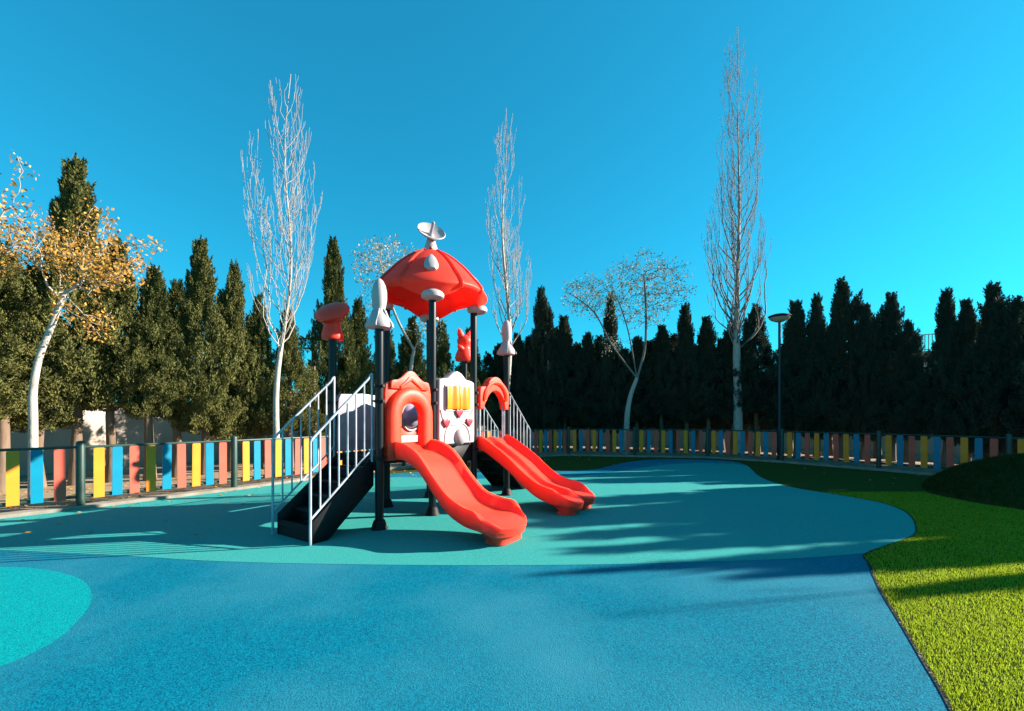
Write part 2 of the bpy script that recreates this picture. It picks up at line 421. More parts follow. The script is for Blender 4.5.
# boundary wall beyond the hedge
def offset(path, d):
    P = [np.array(p, float) for p in path]; out = []; n = len(P)
    for i, p in enumerate(P):
        t = P[min(i+1, n-1)]-P[max(i-1, 0)]; t /= np.linalg.norm(t); out.append(tuple(p+np.array([-t[1], t[0]])*d))
    return out
wp = catmull([(-16.54,4.7),(-13.74,8.95),(-11.58,12.1),(-9.2,15.79),(-6.18,19.71),(-1.03,22.46),(4.14,22.81),(9.82,21.94),(15.01,18.85),(17.97,15.12),(19.49,11.68)], 4)
w = strip(wp, 0, .22, 0, 1.75, 'boundary_wall', M['wall'], None); tag(w, 'long pale stucco boundary wall behind the cypress hedge', 'wall')
cp = strip(wp, -.04, .26, 1.753, 1.82, 'wall_coping', M['kerb'], None); cp.parent = w

# buildings glimpsed through the hedge
def building(x, y, rz, wd, dp, h, label, rail=True):
    root = empty('building', (x, y, 0), rz); tag(root, label, 'building')
    MB().box(-wd/2, wd/2, 0, dp, 0, h).build('wall', M['build'], root)
    MB().box(-wd/2-.15, wd/2+.15, -.15, dp+.15, h+.003, h+.22).build('roof_slab', M['kerb'], root)
    n = int(wd/2.6)
    for fl in range(int(h//2.9)):
        for k in range(n):
            cx = -wd/2 + (k+.5)*wd/n; z = .95+fl*2.9
            f = MB().box(cx-.62, cx+.62, -.05, -.002, z-.06, z+1.36)
            fo = f.build('window', M['bar'], root)
            MB().box(cx-.55, cx+.55, -.062, -.052, z, z+1.3).build('pane', M['winglass'], fo)
    if rail:
        b = MB(); b.box(-wd/2, wd/2, -.08, -.03, h+1.22, h+1.28); b.box(-wd/2, wd/2, -.08, -.03, h+.30, h+.35)
        k = -wd/2
        while k < wd/2: b.box(k, k+.05, -.075, -.035, h+.22, h+1.22); k += .17
        b.build('railing', M['bar'], root)
    return root
building(26.6, 26.2, R(-28), 17, 9, 5.3, 'pale building with white roof railing glimpsed through the right-hand cypress hedge')
building(-15.8, 33.8, R(12), 12, 8, 3.2, 'low pale building glimpsed far off between the left poplar and the red mushroom cap', rail=False)
up = empty('utility_pole', (xat(313, 27, 4), 27, 0)); tag(up, 'thin dark utility pole far off, right of the left poplar', 'utility pole')
MB().tube([(0,0,0),(0,0,6.9)], [.12,.08], 8).build('pole', M['pole'], up, smooth=True)
b = MB(); b.box(-.9,.9,-.05,.05,6.3,6.4); b.box(-.6,.6,-.05,.05,5.7,5.8)
for q in (-.8,-.4,.4,.8): b.box(q-.03,q+.03,-.03,.03,6.403,6.55)
b.build('crossarm', M['pole'], up)

# ------------------------------------------------------------------ cypresses
def smooth01(t):
    t = max(0.0, min(1.0, t)); return t*t*(3-2*t)
def cypress_mesh(name, seed, m, sprays=950, per=95, tips=3, open_bottom=.0):
    """unit crown: radius ~1, height 1 (z 0..1); leaf clumps scattered through the volume, several leader tips"""
    r = np.random.default_rng(seed)
    leaders = [(0, 0, 1.0, 1.0)]
    for k in range(tips-1):
        a = r.uniform(0, 2*np.pi); d = r.uniform(.35, .6)
        leaders.append((d*np.cos(a), d*np.sin(a), r.uniform(.62, .90), r.uniform(.5, .75)))
    Vs = []; Fs = []; off = 0
    H_ = 5.5; W_ = 1.0   # metres, so leaf sizes are real
    for s in range(sprays):
        L = leaders[0] if r.random() < .55 else leaders[r.integers(0, len(leaders))]
        t = r.random()**.92
        prof = (min(1, .55+t*3.0) if t < .15 else 1.0)
        prof *= (1-.74*smooth01((t-.38)/.34))*(1-smooth01((t-.80)/.21)*.95)
        z = t*L[2]*H_
        ph = r.uniform(0, 2*np.pi)
        lob = 1+.20*np.sin(3*ph+seed+t*9)+.20*np.sin(5*ph-t*19+seed*2)+.15*np.sin(t*37+2*ph)
        rad = W_*L[3]*prof*lob*(r.uniform(.3, 1.12)**.55)
        cx, cy = L[0]*W_*(1-.2*t)+rad*np.cos(ph), L[1]*W_*(1-.2*t)+rad*np.sin(ph)
        # spray: upright tuft leaning outwards
        hlen = r.uniform(.25, .60); wd = r.uniform(.10, .21)*(1-.45*t)
        out = np.array([np.cos(ph), np.sin(ph), 0])*r.uniform(.1, .45)
        ax = out+np.array([0, 0, 1]); ax /= np.linalg.norm(ax)
        u = r.random(per)
        rr = wd*np.sin(np.pi*np.clip(u*.85+.15, 0, 1))**.8*np.sqrt(r.random(per)); aa = r.uniform(0, 2*np.pi, per)
        c = np.array([cx, cy, z])+ax*(u[:, None]*hlen)+np.stack([np.cos(aa)*rr, np.sin(aa)*rr, 0*rr], 1)
        dirv = ax[None]*1.0+np.stack([np.cos(aa), np.sin(aa), 0*aa], 1)*.55+r.normal(0, .3, (per, 3))
        dirv /= np.linalg.norm(dirv, axis=1)[:, None]
        side = np.cross(dirv, r.normal(0, 1, (per, 3))); side /= np.linalg.norm(side, axis=1)[:, None]
        ln = r.uniform(.055, .125, per)[:, None]; wd2 = r.uniform(.009, .020, per)[:, None]
        a0 = c-dirv*ln*.5; a1 = c+dirv*ln*.5
        Vs.append(np.stack([a0, c+side*wd2, a1, c-side*wd2], 1).reshape(-1, 3))
        Fs.append(np.arange(per*4).reshape(-1, 4)+off); off += per*4
    V_ = np.concatenate(Vs); V_[:, 2] = V_[:, 2]/H_; V_[:, 2] -= .0
    return np_mesh(name, V_, np.concatenate(Fs), m)
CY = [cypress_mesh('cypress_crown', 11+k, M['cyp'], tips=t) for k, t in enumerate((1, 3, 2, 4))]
CD = [cypress_mesh('cypress_crown', 31+k, M['cyp_shade'], tips=t) for k, t in enumerate((2, 3, 1, 4))]
trunk_me = None
def cypress(px, y, top, rad, protos, k, label, base=.55, lean=0.0, group='cypresses of the hedge round the playground'):
    global trunk_me
    h = height_at(y, top); x = xat(px, y, h*.6)
    return cypress_at(x, y, h, rad, protos, k, label, base, lean, group)
def cypress_at(x, y, h, rad, protos, k, label, base=.55, lean=0.0, group='cypresses of the hedge round the playground'):
    global trunk_me
    root = empty('cypress_tree', (x, y, 0), random.uniform(0, 6.28)); tag(root, label, 'tree', group)
    c = add_me('crown', protos[k % len(protos)], root); c.location = (0, 0, base)
    rad *= 1.22; c.scale = (rad, rad, (h-base)/1.06); c.rotation_euler = (lean, 0, 0)
    if trunk_me is None:
        t = MB().tube([(0,0,-.05),(.03,.01,.6),(-.02,.03,1.5),(.01,-.02,3.0)], [.14,.10,.08,.03], 9).build('trunk', M['trunk'], root, smooth=True); trunk_me = t.data
    else: add_me('trunk', trunk_me, root)
    return root
C_OUT = 'far cypress seen only past the edge of the hedge'
left_list = [  # px, depth, top row, radius, proto, label, crown base
 (-60, 7.63, 260, .95, 1, 'cypress standing outside the left edge, beyond the golden-leaved tree', .6),
 (2, 8.46, 246, .80, 3, 'cypress at the left edge of the hedge, behind the white leaning trunk', .7),
 (38, 9.11, 268, .75, 2, 'dark cypress just right of the white leaning trunk', .9),
 (76, 9.44, 163, .85, 0, 'tallest cypress on the left, rising out of the golden leaves', .9),
 (112, 9.86, 240, .75, 1, 'cypress with a bare forked trunk, right of the tallest left one', 1.1),
 (150, 10.11, 268, .62, 2, 'narrow cypress between the golden leaves and the hedge notch', 1.15),
 (177, 10.69, 282, .60, 1, 'short ragged cypress at the notch left of the twin-tipped pair', .9),
 (205, 11.1, 243, .72, 0, 'pointed cypress with a yellow frond, left of its shorter twin', .5),
 (232, 11.77, 266, .60, 2, 'slim cypress midway between the yellow frond one and the left poplar', .5),
 (258, 12.27, 297, .62, 3, 'low broad cypress just left of the white left poplar trunk', .4),
 (289, 12.43, 312, .62, 0, 'cypress directly behind the white left poplar', .3),
 (334, 14.28, 240, .72, 0, 'tall slender cypress behind the red mushroom post cap', .6),
 (314, 12.94, 398, .40, 2, 'small olive young cypress below the utility pole', .1),
 (358, 14.95, 300, .72, 1, 'cypress behind the white rocket cap of the nearest post', .5),
 (385, 15.96, 325, .80, 2, 'cypress seen between the stair posts under the red roof', .5),
 (412, 16.64, 318, .80, 3, 'cypress behind the roofed deck, left of the cream window panel', .5),
 (442, 17.4, 322, .80, 1, 'cypress behind the front roof post and the cream window panel', .5),
 (470, 18.0, 330, .85, 0, 'cypress behind the red animal-shaped post cap', .5),
]
mid_list = [
 (498, 18.51, 345, .85, 1, 'dark cypress behind the middle poplar crown', .4),
 (518, 18.85, 335, .75, 2, 'dark cypress immediately right of the middle poplar', .4),
 (541, 19.11, 290, .78, 3, 'tall blunt-topped cypress right of the middle poplar', .4),
 (565, 19.11, 318, .80, 2, 'dark cypress stepping down right of the blunt-topped one', .4),
 (588, 19.02, 334, .85, 1, 'low dark cypress under the left limb of the bare-crowned tree', .4),
 (612, 18.85, 296, .62, 0, 'narrow cypress seen through the sparse crown of the silvery tree', .4),
 (636, 18.77, 338, .85, 3, 'low dark cypress directly behind the silvery tree trunk', .9),
 (661, 18.59, 326, .75, 2, 'left one of the two pointed cypresses right of the silvery tree', .9),
 (686, 18.42, 306, .70, 0, 'right and taller of two pointed cypresses right of the silvery tree', .9),
 (708, 18.17, 318, .75, 2, 'dark cypress just left of the tallest poplar', .8),
 (733, 17.83, 322, .75, 1, 'dark cypress right behind the trunk of the tallest poplar', .8),
 (757, 17.32, 306, .78, 3, 'cypress filling the space between the tallest poplar and the lamp', .9),
]
right_list = [
 (797, 16.13, 303, .78, 2, 'pointed cypress immediately right of the street lamp head', .6),
 (817, 15.96, 297, .62, 0, 'second cypress right of the street lamp, close to the tallest one', .5),
 (842, 15.46, 281, .82, 1, 'tallest broad cypress right of the street lamp', .5),
 (864, 14.95, 306, .60, 2, 'slim cypress tucked right of the tallest one by the lamp', .5),
 (891, 14.44, 296, .72, 3, 'ragged cypress left of the railing gap', .5),
 (908, 14.02, 322, .50, 1, 'short cypress with a bent tip beside the railing gap', .8),
 (946, 13.27, 292, .55, 0, 'left one of the twin narrow cypresses right of the railing gap', .5),
 (965, 12.94, 302, .55, 2, 'right one of the twin narrow cypresses right of the railing gap', .5),
 (992, 12.35, 286, .72, 1, 'dense cypress above the left end of the grass mound', .4),
 (1014, 12.02, 300, .68, 3, 'dense cypress above the top of the grass mound', .6),
 (1050, 11.43, 322, .70, 2, 'cypress past the right edge of the view, next to the mound', .8),
]
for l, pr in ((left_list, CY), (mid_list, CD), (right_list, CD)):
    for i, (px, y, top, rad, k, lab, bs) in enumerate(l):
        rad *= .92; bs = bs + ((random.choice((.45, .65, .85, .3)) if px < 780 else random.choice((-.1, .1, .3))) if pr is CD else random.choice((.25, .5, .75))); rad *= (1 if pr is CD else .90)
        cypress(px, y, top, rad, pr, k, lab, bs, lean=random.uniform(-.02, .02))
# second row filling the hedge from behind
for i, (px, y, top) in enumerate([(505,19.4,352),(530,19.8,338),(553,19.9,330),(577,19.9,345),(600,19.9,338),(624,19.8,350),(648,19.6,342),(674,19.4,336),(698,19.2,346),(722,18.9,340),(746,18.4,344),(790,17.2,338),(830,16.4,330),(878,15.4,334),(985,13.4,322)]):
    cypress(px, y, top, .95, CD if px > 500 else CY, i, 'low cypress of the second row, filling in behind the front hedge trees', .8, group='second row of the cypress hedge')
# the hedge goes on outside the view, on the sun side
off = [(13.6,10.5,3.9,.6),(13.7,9.9,5.5,.75),(13.9,9.2,5.3,.8),(14.1,8.6,5.6,.75),(14.3,8.0,5.4,.75),(14.5,7.45,5.5,.65),(14.7,6.85,5.2,.5),(14.9,6.5,5.1,.45),(14.2,8.9,5.5,.7),(14.9,6.90,5.8,.32),(14.5,5.82,4.5,.42)]
for i, (x, y, h, rd) in enumerate(off):
    cypress_at(x, y, h, rd, CD, i, 'cypress beyond the right edge of the view, shading the lawn', .4)
# yellow frond on the notch cypress
# ------------------------------------------------------------------ branch work
def tubes_mesh(name, segs, m, n=4):
    """segs: list of (p0, r0, p1, r1)"""
    P0 = np.array([s[0] for s in segs], float); P1 = np.array([s[2] for s in segs], float)
    r0 = np.array([s[1] for s in segs])[:, None]; r1 = np.array([s[3] for s in segs])[:, None]
    d = P1-P0; d /= np.linalg.norm(d, axis=1)[:, None]+1e-9
    ref = np.where(np.abs(d[:, 2:3]) < .9, np.array([[0, 0, 1.0]]), np.array([[1.0, 0, 0]]))
    a = np.cross(d, ref); a /= np.linalg.norm(a, axis=1)[:, None]; b = np.cross(d, a)
    V0 = []; V1 = []
    for k in range(n):
        w = 2*np.pi*k/n; o = a*np.cos(w)+b*np.sin(w)
        V0.append(P0+o*r0); V1.append(P1+o*r1)
    V = np.stack(V0+V1, 1).reshape(-1, 3); N_ = len(segs)
    F = []
    for k in range(n):
        k2 = (k+1) % n; F.append(np.stack([np.arange(N_)*2*n+k, np.arange(N_)*2*n+k2, np.arange(N_)*2*n+n+k2, np.arange(N_)*2*n+n+k], 1))
    me = np_mesh(name, V, np.concatenate(F), m)
    me.polygons.foreach_set('use_smooth', [True]*len(me.polygons)); return me

def poplar(px, y, top, base_crown_row, rmax, seed, label, bark, twig, lean=0, nl=46, rtr=.16, kink=.1, widest=.3, tw=1.0, xy=None, h=None):
    r = np.random.default_rng(seed)
    if xy is None:
        h = height_at(y, top); hb = height_at(y, base_crown_row); x = xat(px, y, 2)
    else: (x, y), hb = xy, h*.25
    root = empty('poplar_tree', (x, y, 0)); tag(root, label, 'tree', 'bare winter poplars behind the fence')
    n = 26; path = []
    for i in range(n+1):
        t = i/n; path.append(np.array([lean*t*h+kink*math.sin(t*9+seed)*t*(1-t)*2.2, kink*math.cos(t*7+seed)*t*(1-t)*2, t*h]))
    def at(z):
        k = min(n-1e-6, max(0, z/h*n)); i = int(k); return path[i]+(path[i+1]-path[i])*(k-i)
    tr = lambda z: max(.010, rtr*((1-z/h)**.9 if z < hb else (1-hb/h)**.9*max(0, 1-(z-hb)/(h-hb))**1.5*.85))
    zc = hb+ (h-hb)*.12
    kk = [p for p in path if p[2] < zc] + [at(zc)]
    MB().tube([tuple(p) for p in kk], [tr(p[2]) for p in kk], 10, caps=False).build('trunk', bark, root, smooth=True)
    segs = []
    up_ = [at(zc)] + [p for p in path if p[2] > zc]
    for i in range(len(up_)-1): segs.append((up_[i], tr(up_[i][2]), up_[i+1], tr(up_[i+1][2])))
    def env(z):
        t = (z-hb)/(h-hb)
        return rmax*((t/widest)**.6 if t < widest else max(0, 1-((t-widest)/(1-widest)))**.85)
    def limb(p, az, ang, L, rad, depth, ef=1.0):
        if depth == 0: ef = r.uniform(.45, 1.12)
        st = .22 if depth == 0 else .16; m_ = max(3, int(L/st)); st = L/m_
        d_az = az; cur = np.array(p); pr = rad
        tgt = R(r.uniform(2, 9))
        for i in range(m_):
            t = (i+1)/m_
            a = ang*(1-t)**1.5+tgt
            if depth == 0:
                ax_ = at(cur[2]); rr_ = math.hypot(cur[0]-ax_[0], cur[1]-ax_[1])
                if rr_ > ef*env(cur[2]) and cur[2] > hb+.1*(h-hb): a = min(a, R(r.uniform(-4, 3)))
            d_az += r.normal(0, .28)
            d = np.array([math.sin(a)*math.cos(d_az), math.sin(a)*math.sin(d_az), math.cos(a)])+r.normal(0, .06, 3)
            nx = cur+d*st; nr = max(.0035*tw, rad*(1-t)**.8)
            segs.append((cur, pr, nx, nr))
            if depth < 2 and i > 0 and r.random() < (.75 if depth == 0 else .45):
                limb(nx, d_az+r.choice([-1, 1])*r.uniform(.5, 1.5), R(r.uniform(18, 42)), min(L*(1-t)*.6+.25, r.uniform(.25, 1.2)), max(.0045*tw, nr*.55), depth+1)
            cur = nx; pr = nr
    for k in range(nl):
        t = (k+.5)/nl; z = hb-.1+(h*.93-hb)*t**1.25
        L = min((h-z)*.62, rmax*3.6*(1-t*.5)*r.uniform(.35, 1.25))
        limb(at(z), k*2.4+r.uniform(-.4, .4), R(r.uniform(26, 62)), max(.4, L), max(.009, min(.045, tr(z)*r.uniform(.22, .40))), 0)
    add_me('crown', tubes_mesh('crown', segs, twig), root)
    return root
poplar(277, 10.6, 74, 350, .88, 3, 'white-barked bare poplar in full sun, left of the play structure', M['pale'], M['twig'], lean=.034, nl=44, rtr=.082, kink=.22, widest=.36, tw=1.1)
poplar(506, 17.57, 108, 345, .95, 5, 'bare poplar behind the play structure, right of the red roof', M['pale'], M['twig'], nl=44, rtr=.15, kink=.3, widest=.3, tw=1.4)
poplar(738, 17.15, 28, 348, 1.2, 9, 'tallest bare poplar, standing left of the street lamp', M['pale'], M['twig2'], nl=72, rtr=.18, kink=.15, widest=.2, tw=1.4)
poplar(0, 0, 0, 0, .3, 12, 'slim bare poplar beyond the right edge of the view', M['pale'], M['twig2'], nl=14, rtr=.07, kink=.1, xy=(15.3, 6.05), h=5.9)

def colonize(root_pts, attr, step=.22, di=1.6, dk=.4, iters=160, seed=0, limbs=()):
    """space colonisation: grows branches from root points towards attractors"""
    r = np.random.default_rng(seed)
    nodes = [np.array(p, float) for p in root_pts]; par = [-1]+list(range(len(nodes)-1))
    for ch in limbs:
        q = catmull([tuple(nodes[0])]+[tuple(c) for c in ch], 5)[1:]; pp = 0
        for c in q: nodes.append(np.array(c)); par.append(pp); pp = len(nodes)-1
    A = attr.copy(); N_ = np.array(nodes)
    for it in range(iters):
        if len(A) == 0: break
        D = np.linalg.norm(A[:, None]-N_[None], axis=2); j = D.argmin(1); dm = D.min(1)
        alive = dm > dk; grow = {}
        for a in np.where((dm < di) & alive)[0]:
            v_ = A[a]-N_[j[a]]; grow.setdefault(j[a], []).append(v_/np.linalg.norm(v_))
        if not grow:
            a = dm.argmin(); v_ = A[a]-N_[j[a]]; grow = {j[a]: [v_/np.linalg.norm(v_)]}
        new = []
        for k, vs in grow.items():
            v_ = np.mean(vs, 0)+r.normal(0, .12, 3); v_ /= np.linalg.norm(v_)+1e-9
            new.append(N_[k]+v_*step); par.append(int(k))
        N_ = np.vstack([N_, new]); A = A[alive]
    n = len(N_); w = np.zeros(n); kids = [[] for _ in range(n)]
    for i in range(1, n): kids[par[i]].append(i)
    for i in range(n-1, -1, -1):
        w[i] = max(1, sum(w[c] for c in kids[i])) if kids[i] else 1
    return N_, par, w, kids

def leafy_tree(name_lab, base, trunk, ellipsoids, seed, bark, twig, leafm, nattr, leaves_per, leaf, spread, rt, cat_group, min_r=.005, step=.2, dk=.35, limbs=(), wmax=6):
    r = np.random.default_rng(seed)
    root = empty('young_tree', base); tag(root, name_lab, 'tree', cat_group)
    P = np.array(catmull(trunk, 6))
    rad = [rt*(1-.45*i/(len(P)-1)) for i in range(len(P))]
    MB().tube([tuple(p) for p in P], rad, 9, caps=False).build('trunk', bark, root, smooth=True)
    A = []
    for (c, s, wgt) in ellipsoids:
        q = r.normal(0, 1, (int(nattr*wgt), 3)); q /= np.linalg.norm(q, axis=1)[:, None]; q *= r.random((len(q), 1))**.4
        A.append(np.array(c)+q*np.array(s))
    A = np.concatenate(A)
    N_, par, w, kids = colonize([P[-1]], A, step=step, di=2.0, dk=dk, seed=seed, limbs=limbs)
    r_end = rad[-1]; W0 = w[0]
    ra = np.maximum(min_r, r_end*(w/W0)**.56)
    segs = [(N_[par[i]], min(ra[par[i]], ra[i]*1.6), N_[i], ra[i]) for i in range(1, len(N_))]
    add_me('branches', tubes_mesh('branches', segs, twig, 5), root)
    idx = np.where(w < wmax)[0]
    C = np.repeat(N_[idx], leaves_per, 0)+r.normal(0, spread, (len(idx)*leaves_per, 3)); n = len(C)
    d = r.normal(0, 1, (n, 3)); d[:, 2] -= .4; d /= np.linalg.norm(d, axis=1)[:, None]
    s = np.cross(d, r.normal(0, 1, (n, 3))); s /= np.linalg.norm(s, axis=1)[:, None]
    l = leaf*r.uniform(.6, 1.25, (n, 1))
    V = np.stack([C-d*l*.5, C+s*l*.36, C+d*l*.5, C-s*l*.36], 1).reshape(-1, 3)
    add_me('leaves', np_mesh('leaves', V, np.arange(n*4).reshape(-1, 4), leafm), root)
    return root
# golden tree at the left edge: real-world positions
def rel(px, row, y, base):  # point on the tree seen at px,row at distance y, relative to its base
    z = height_at(y, row); return (xat(px, y, z)-base[0], y-base[1], z)
yb = 7.72; base = (xat(33, yb, .5), yb, 0)
leafy_tree('leaning white-trunked young tree with golden leaves, at the left edge', base,
   [(0,0,-.03), rel(33,420,yb,base), rel(33,392,yb,base), rel(39,358,yb,base), rel(52,325,yb,base), rel(64,293,yb,base)],
   [(rel(82,262,yb,base),(.82,.8,.56),1.0),(rel(112,262,yb-.1,base),(.62,.6,.5),.45),(rel(45,238,yb,base),(.6,.6,.35),.35),(rel(100,226,yb+.2,base),(.3,.4,.5),.15),(rel(145,242,yb,base),(.28,.3,.12),.06),(rel(92,320,yb,base),(.42,.4,.45),.22)],
   21, M['pale'], M['twig'], M['leafy'], 430, 11, .056, .08, .070, 'young trees with a few winter leaves', step=.13, dk=.2, min_r=.004)
yb = 7.14; base = (xat(-62, yb, .5), yb, 0)
leafy_tree('golden-leaved young tree mostly outside the left edge, its branch tips reaching in', base,
   [(0,0,-.03), (.03,0,1.2), (-.05,.05,2.2), (.15,0,3.0)],
   [(rel(-20,235,yb,base),(.75,.8,.75),1.0),(rel(14,205,yb,base),(.25,.4,.3),.2),(rel(20,165,yb,base),(.12,.2,.25),.07),(rel(8,250,yb,base),(.3,.3,.15),.12)],
   22, M['pale'], M['twig'], M['leafy'], 420, 9, .056, .08, .075, 'young trees with a few winter leaves', step=.13, dk=.22, min_r=.004)
yb = 16.98; base = (xat(626, yb, .5), yb, 0)
leafy_tree('forked silvery young tree with a sparse round crown, right of centre', base,
   [(0,0,-.03), rel(627,420,yb,base), rel(630,398,yb,base), rel(637,378,yb,base)],
   [(rel(640,290,yb,base),(1.7,1.4,1.5),1.0),(rel(592,296,yb,base),(1.3,1.2,.9),.45),(rel(670,285,yb,base),(.9,1,1.1),.3),(rel(612,345,yb,base),(.5,.5,.5),.08)],
   23, M['pale'], M['twig2'], M['leafg'], 1500, 5, .070, .08, .13, 'young trees with a few winter leaves', min_r=.005, step=.18, dk=.22, wmax=14, limbs=[[rel(612,345,yb,base),rel(594,312,yb,base),rel(566,291,yb,base)],[rel(645,348,yb,base),rel(646,310,yb,base),rel(644,275,yb,base)],[rel(628,330,yb,base),rel(618,300,yb,base)]])
yb = 15.62; base = (xat(409, yb, .5), yb, 0)
leafy_tree('silvery young tree with a sparse crown, rising behind the red roof', base,
   [(0,0,-.03), rel(409,400,yb,base), rel(411,368,yb,base), rel(414,350,yb,base)],
   [(rel(388,268,yb,base),(1.35,1.1,1.25),1.0),(rel(430,330,yb,base),(.7,.6,.8),.3),(rel(372,300,yb,base),(.5,.5,.8),.25)],
   24, M['pale'], M['twig'], M['leafg'], 900, 6, .075, .08, .10, 'young trees with a few winter leaves', min_r=.006, step=.2, dk=.27, wmax=14, limbs=[[rel(400,325,yb,base),rel(388,295,yb,base),rel(380,262,yb,base)],[rel(424,325,yb,base),rel(428,300,yb,base)]])

# fallen leaves: thick behind the left fence, a few blown on to the lawn and rubber
n = 5200; FP = np.array(FENCE); k_ = rng.integers(0, len(FP)-1, n); t_ = rng.random((n, 1)); q = FP[k_]*(1-t_)+FP[k_+1]*t_
d_ = FP[k_+1]-FP[k_]; d_ /= np.linalg.norm(d_, axis=1)[:, None]; nn = np.stack([-d_[:, 1], d_[:, 0]], 1)
off_ = np.where(rng.random(n) < .93, rng.uniform(.2, 3.2, n), -rng.exponential(.8, n)-.15)
q = q+nn*off_[:, None]; z_ = np.full(n, .022); a_ = rng.uniform(0, 6.28, n); l_ = rng.uniform(.018, .042, n)
dx = np.stack([np.cos(a_)*l_, np.sin(a_)*l_, rng.uniform(-.3, .3, n)*l_], 1); dy = np.stack([-np.sin(a_)*l_*.6, np.cos(a_)*l_*.6, rng.uniform(-.3, .3, n)*l_], 1)
c_ = np.concatenate([q, z_[:, None]], 1)
V = np.stack([c_-dx, c_+dy, c_+dx, c_-dy], 1).reshape(-1, 3)
o = add_me('fallen_leaves', np_mesh('fallen_leaves', V, np.arange(n*4).reshape(-1, 4), M['leafy'])); tag(o, 'dry brown fallen leaves scattered along the fence', 'leaves', kind='stuff')

# ------------------------------------------------------------------ street lamp
yl = 14.53; hl = height_at(yl, 320)
lamp = empty('street_lamp', (xat(779.5, yl, 2.5), yl, 0)); tag(lamp, 'slim dark street lamp with a flat disc head behind the fence', 'street lamp')
MB().lathe([(.11,0),(.11,.05),(.075,.08),(.07,1.1),(.045,1.15),(.04,hl-.1),(.05,hl-.05),(.03,hl)], n=14).build('pole', M['lamp'], lamp, smooth=True)
hd = MB().lathe([(.06,hl-.02),(.30,hl+.085),(.345,hl+.12),(.33,hl+.145),(.20,hl+.19),(.05,hl+.21),(.01,hl+.212)], n=28).build('lamp_head', M['lamp'], lamp, smooth=True)
MB().lathe([(.04,hl-.075),(.12,hl-.06),(.25,hl+.0),(.315,hl+.065),(.30,hl+.076),(.05,hl+.01)], n=28).build('diffuser', M['lens'], hd, smooth=True)

# ------------------------------------------------------------------ play structure
A_, B_ = .99, 1.04
TH = .592
root = empty('play_structure', (-1.759, 5.721, 0), math.pi/2-TH)
tag(root, 'play structure with red roof, three decks, two stairs and red slides', 'playset')
DECK = .96
# posts
post_me = {}
def post(x, y, h, name='post'):
    if h not in post_me:
        p = MB().lathe([(.057,.02),(.057,h)], n=24).build('post', M['post'], root, smooth=True); post_me[h] = p.data
    else: p = add_me('post', post_me[h], root)
    p.location = (x, y, 0)
    if 'fl' not in post_me:
        f = MB().lathe([(.115,0),(.115,.018),(.098,.035),(.088,.085),(.070,.125),(.0575,.135)], n=20).build('foot_flange', M['black'], p, smooth=True); post_me['fl'] = f.data
    else: add_me('foot_flange', post_me['fl'], p)
    for z in (DECK-.02, 1.70, 1.90):
        if 'cl' not in post_me:
            c = MB().lathe([(.058,-.022),(.069,-.018),(.069,.018),(.058,.022)], n=20)
            c.box(-.018,.018,-.095,-.060,-.018,.018); c.box(-.018,.018,.060,.095,-.018,.018)
            c = c.build('clamp', M['black'], p, smooth=True); post_me['cl'] = c.data
        else: c = add_me('clamp', post_me['cl'], p)
        c.location = (0, 0, z)
    return p
HS, HT = 2.68, 3.30
p1 = post(0, 0, HS); q1 = post(0, B_, HS-.04); pe = post(3*A_, 0, HS); qe = post(3*A_, B_, HS-.04)
tall = [post(A_*i, B_*j, HT) for i in (1, 2) for j in (0, 1)]
# rocket finials
def rocket(p):
    b = MB().lathe([(.06,-.03),(.175,-.015),(.185,.02),(.165,.09),(.12,.16),(.085,.21),(.075,.25),(.093,.31),(.108,.42),(.106,.52),(.088,.61),(.055,.68),(.02,.715),(.002,.72)], n=28)
    # three fins flaring out of the skirt
    for k in range(4):
        a = k*math.pi/2+.5
        c, s = math.cos(a), math.sin(a); n = len(b.v)
        pr = [(.05,.0),(.205,-.005),(.20,.04),(.13,.15),(.09,.25),(.05,.28)]
        for sg in (-1, 1):
            for r_, z_ in pr: b.v.append((c*r_-s*.034*sg, s*r_+c*.034*sg, z_))
        m_ = len(pr); b.f.append(tuple(n+i for i in range(m_))); b.f.append(tuple(n+m_+i for i in reversed(range(m_))))
        for i in range(m_): b.f.append((n+i, n+(i+1) % m_, n+m_+(i+1) % m_, n+m_+i))
    o = b.build('rocket_cap', M['white'], p, smooth=True); o.location = (0, 0, HS); o.scale = (.92, .92, .90); return o
rocket(p1); rocket(pe)
b = MB().lathe([(.06,-.03),(.145,-.02),(.155,.02),(.135,.11),(.11,.20),(.11,.24),(.14,.265)], n=28)
Mt = (Matrix.Rotation(-(math.pi/2-TH), 3, 'Z') @ Vector((-.16,-.60,.78)).normalized()).to_track_quat('Z', 'Y').to_matrix().to_4x4()
mc = b.build('mushroom_cap', M['red'], q1, smooth=True); mc.location = (0, 0, HS-.04)
b = MB().lathe([(.05,-.11),(.15,-.09),(.225,-.045),(.258,0),(.24,.045),(.18,.08),(.08,.10),(.003,.103)], c=(0,0,.375), n=32, M=Mt)
b.lathe([(.018,0),(.022,.02),(.012,.03),(.001,.031)], c=(-.02,0,.45), n=10)
b.build('saucer', M['red'], mc, smooth=True)
